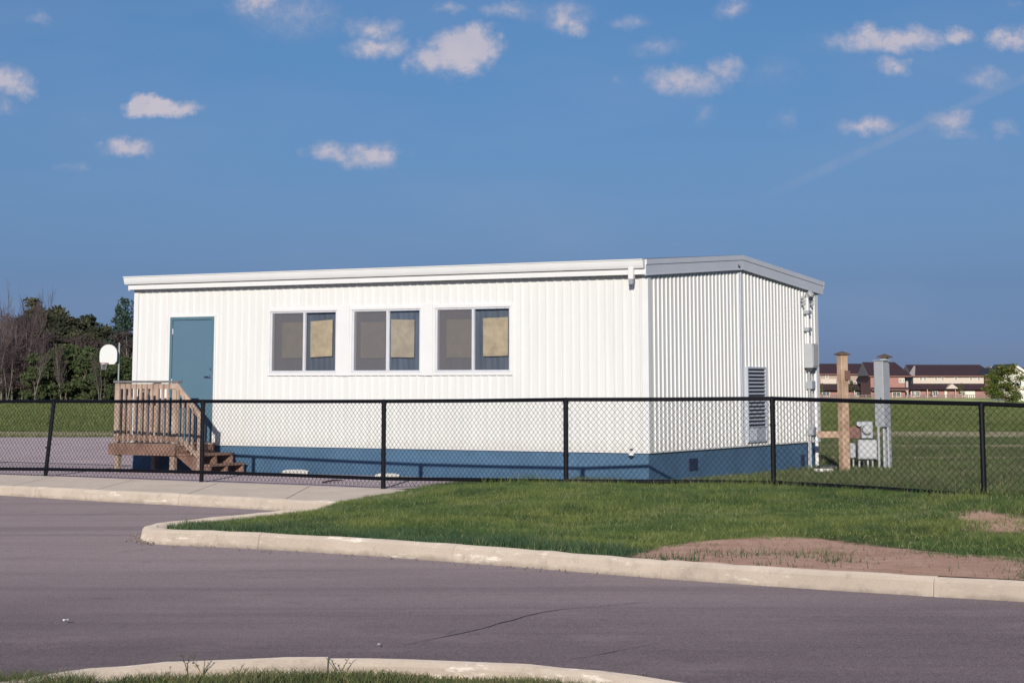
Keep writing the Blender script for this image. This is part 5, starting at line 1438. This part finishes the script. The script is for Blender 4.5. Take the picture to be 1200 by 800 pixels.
# ------------------------------------------------------------------ sun and sky
SUN_EL = math.radians(15.0); SUN_AZ = math.radians(5.2)     # azimuth measured from straight behind the camera, to the left
sd_ = Vector((-math.sin(SUN_AZ)*math.cos(SUN_EL), -math.cos(SUN_AZ)*math.cos(SUN_EL), math.sin(SUN_EL)))
sl_ = bpy.data.lights.new('sun', 'SUN'); sl_.energy = 4.4; sl_.angle = math.radians(.5); sl_.color = (1.0, .93, .83)
so_ = bpy.data.objects.new('sun', sl_); COL.objects.link(so_); so_.rotation_euler = sd_.to_track_quat('Z', 'Y').to_euler(); so_.location = (0, -10, 20)
w_ = bpy.data.worlds.new('World'); sc.world = w_; w_.use_nodes = True; nt = w_.node_tree; nt.nodes.clear()
wo = nt.nodes.new('ShaderNodeOutputWorld'); bg = nt.nodes.new('ShaderNodeBackground'); nt.links.new(bg.outputs[0], wo.inputs[0])
sky = nt.nodes.new('ShaderNodeTexSky'); sky.sky_type = 'NISHITA'; sky.sun_disc = False; sky.sun_elevation = SUN_EL
sky.sun_rotation = math.atan2(sd_.x, sd_.y); sky.altitude = 200; sky.air_density = 1.0; sky.dust_density = .6; sky.ozone_density = 2.5
bg.inputs[1].default_value = .10
_tc = nt.nodes.new('ShaderNodeTexCoord'); _z = N(nt, 'ShaderNodeSeparateXYZ', {0: _tc.outputs['Generated']}).outputs[2]
_cr = nt.nodes.new('ShaderNodeValToRGB'); _cr.color_ramp.interpolation = 'LINEAR'
_zz = N(nt, 'ShaderNodeMath', {0: _z}, operation='SQRT').outputs[0]
nt.links.new(_zz, _cr.inputs[0])
_st = [(0.0, (.27, .40, .98)), (.0215, (.244, .36, .876)), (.0512, (.254, .348, .70)), (.0935, (.325, .43, .70)), (.1721, (.359, .52, .748)), (.5, (.50, .66, .90)), (1.0, (.62, .78, 1.0))]
for _i, (_p, _c) in enumerate(_st):
    if _i < 2: _e = _cr.color_ramp.elements[_i]; _e.position = _p**.5
    else: _e = _cr.color_ramp.elements.new(_p**.5)
    _e.color = (*_c, 1)
SKYCOL = mixc(nt, 1.0, sky.outputs[0], _cr.outputs[0], 'MULTIPLY')
CLOUDS = [  # px, py, half width, half height, density
 (190, 124, 44, 13, 1.0), (172, 120, 20, 13, 1), (148, 170, 32, 11, .75), (10, 97, 30, 20, .75), (2, 125, 16, 12, .35), (48, 24, 22, 12, .3), (430, 183, 40, 15, .72), (385, 177, 26, 12, .7), (455, 182, 22, 17, .6),
 (540, 60, 42, 25, 1.15), (556, 50, 26, 20, 1.1), (505, 68, 26, 17, .8), (443, 56, 36, 15, .62), (437, 34, 34, 17, .55), (300, 6, 36, 20, .55), (345, 16, 75, 30, .33), (595, 14, 40, 12, .42), (520, 10, 26, 10, .4), (660, 20, 30, 22, .55), (676, 28, 18, 14, .5), (738, 26, 30, 9, .35), (770, 55, 36, 11, .3),
 (800, 93, 46, 18, .62), (845, 80, 24, 14, .55), (770, 88, 20, 14, .3), (1030, 48, 58, 18, .75), (1060, 48, 56, 16, .75), (1012, 42, 24, 16, .7), (1120, 43, 24, 13, .7), (1050, 78, 22, 13, .5), (1185, 48, 28, 15, .65), (1200, 40, 20, 15, .6), (1155, 92, 32, 19, .4), (1018, 149, 38, 13, .6), (1110, 142, 26, 19, .6), (1118, 158, 34, 10, .35), (1180, 152, 16, 12, .35), (860, 8, 26, 12, .4), (820, 135, 16, 14, .28), (925, 138, 20, 14, .25), (1190, 8, 20, 10, .2), (720, 95, 18, 12, .2), (910, 85, 40, 22, .18), (85, 195, 22, 7, .25), (95, 136, 20, 6, .2)]
tc = nt.nodes.new('ShaderNodeTexCoord'); sx = N(nt, 'ShaderNodeSeparateXYZ', {0: tc.outputs['Generated']})
def M(op, a, b=None, c=None, clamp=False):
    n = nt.nodes.new('ShaderNodeMath'); n.operation = op; n.use_clamp = clamp
    for i, v in enumerate((a, b, c)):
        if v is None: continue
        if isinstance(v, bpy.types.NodeSocket): nt.links.new(v, n.inputs[i])
        else: n.inputs[i].default_value = v
    return n.outputs[0]
ysafe = M('MAXIMUM', sx.outputs[1], .05)
u_ = M('DIVIDE', sx.outputs[0], ysafe); v_ = M('DIVIDE', sx.outputs[2], ysafe)
cmb = N(nt, 'ShaderNodeCombineXYZ', {0: u_, 1: v_, 2: 0.0}).outputs[0]
nz = N(nt, 'ShaderNodeTexNoise', {'Vector': cmb, 'Scale': 75.0, 'Detail': 6.0, 'Roughness': .6})
dis = N(nt, 'ShaderNodeVectorMath', {0: nz.outputs['Color'], 1: (.5, .5, .5)}, operation='SUBTRACT').outputs[0]
dis = N(nt, 'ShaderNodeVectorMath', {0: dis, 1: (.024, .015, 0)}, operation='MULTIPLY').outputs[0]
nz0 = N(nt, 'ShaderNodeTexNoise', {'Vector': cmb, 'Scale': 24.0, 'Detail': 3.0, 'Roughness': .5})
dis0 = N(nt, 'ShaderNodeVectorMath', {0: nz0.outputs['Color'], 1: (.5, .5, .5)}, operation='SUBTRACT').outputs[0]
dis0 = N(nt, 'ShaderNodeVectorMath', {0: dis0, 1: (.016, .008, 0)}, operation='MULTIPLY').outputs[0]
wp_ = N(nt, 'ShaderNodeVectorMath', {0: cmb, 1: dis}, operation='ADD').outputs[0]
wp_ = N(nt, 'ShaderNodeVectorMath', {0: wp_, 1: dis0}, operation='ADD').outputs[0]
tot = None; low = None
for (px, py, hw_, hh_, den) in CLOUDS:
    r = ray(px, py); cu, cv = r.x/r.y, r.z/r.y; ru, rv = hw_/FPX*1.42, hh_/FPX*1.40
    d = N(nt, 'ShaderNodeVectorMath', {0: wp_, 1: (cu, cv, 0)}, operation='SUBTRACT').outputs[0]
    d = N(nt, 'ShaderNodeVectorMath', {0: d, 1: (1/ru, 1/rv, 0)}, operation='MULTIPLY').outputs[0]
    L = N(nt, 'ShaderNodeVectorMath', {0: d}, operation='LENGTH').outputs['Value']
    q = M('SUBTRACT', 1.0, L, clamp=True); q = M('MULTIPLY', q, den*1.0)
    tot = q if tot is None else M('MAXIMUM', tot, q)
nz2 = N(nt, 'ShaderNodeTexNoise', {'Vector': cmb, 'Scale': 190.0, 'Detail': 5.0, 'Roughness': .65})
tt_ = M('MULTIPLY', tot, M('ADD', M('MULTIPLY', nz2.outputs[0], 1.5), .25))
cov = N(nt, 'ShaderNodeMapRange', {0: tt_, 1: .0, 2: .62, 3: 0.0, 4: .90}, interpolation_type='SMOOTHSTEP').outputs[0]
# thin contrail, top right
r1, r2 = ray(890, 233), ray(1200, 92); a1 = Vector((r1.x/r1.y, r1.z/r1.y)); a2 = Vector((r2.x/r2.y, r2.z/r2.y)); dl = (a2-a1).normalized()
along = M('ADD', M('MULTIPLY', M('SUBTRACT', u_, a1.x), dl.x), M('MULTIPLY', M('SUBTRACT', v_, a1.y), dl.y))
perp = M('ABSOLUTE', M('SUBTRACT', M('MULTIPLY', M('SUBTRACT', u_, a1.x), dl.y), M('MULTIPLY', M('SUBTRACT', v_, a1.y), dl.x)))
ct = N(nt, 'ShaderNodeMapRange', {0: perp, 1: .0008, 2: .0042, 3: 1.0, 4: 0.0}, interpolation_type='SMOOTHSTEP').outputs[0]
ct = M('MULTIPLY', ct, N(nt, 'ShaderNodeMapRange', {0: along, 1: 0.0, 2: .04, 3: 0.0, 4: .30}).outputs[0])
ct = M('MULTIPLY', ct, M('GREATER_THAN', sx.outputs[1], .05))
ct = M('MULTIPLY', ct, N(nt, 'ShaderNodeMapRange', {0: nz.outputs[0], 1: .35, 2: .6, 3: .45, 4: 1.0}).outputs[0])
# faint high veil
vl = N(nt, 'ShaderNodeTexNoise', {'Vector': N(nt, 'ShaderNodeVectorMath', {0: cmb, 1: (1, 3.2, 1)}, operation='MULTIPLY').outputs[0], 'Scale': 6.0, 'Detail': 5.0})
veil = N(nt, 'ShaderNodeMapRange', {0: vl.outputs[0], 1: .45, 2: .75, 3: 0.0, 4: .15}).outputs[0]
cov = M('MULTIPLY', cov, M('GREATER_THAN', sx.outputs[1], .05))
allc = M('MAXIMUM', M('MAXIMUM', cov, ct), veil)
shade = N(nt, 'ShaderNodeMapRange', {0: nz0.outputs[0], 1: .35, 2: .65, 3: .0, 4: 1.0}).outputs[0]
thick = N(nt, 'ShaderNodeMapRange', {0: tt_, 1: .1, 2: .6, 3: .0, 4: 1.0}).outputs[0]
cc = N(nt, 'ShaderNodeMix', {0: M('MULTIPLY', thick, M('ADD', M('MULTIPLY', shade, .5), .5))}, data_type='RGBA')
cc.inputs[6].default_value = (3.3, 3.8, 5.3, 1); cc.inputs[7].default_value = (5.9, 5.4, 6.0, 1)
fin = N(nt, 'ShaderNodeMix', data_type='RGBA'); nt.links.new(allc, fin.inputs[0]); nt.links.new(SKYCOL, fin.inputs[6]); nt.links.new(cc.outputs[2], fin.inputs[7])
nt.links.new(fin.outputs[2], bg.inputs[0])
vs_ = sc.view_settings; vs_.view_transform = 'Standard'; vs_.look = 'None'; vs_.gamma = 1; vs_.exposure = 0.0; vs_.use_curve_mapping = False
sc.cycles.max_bounces = 6; sc.cycles.transparent_max_bounces = 12
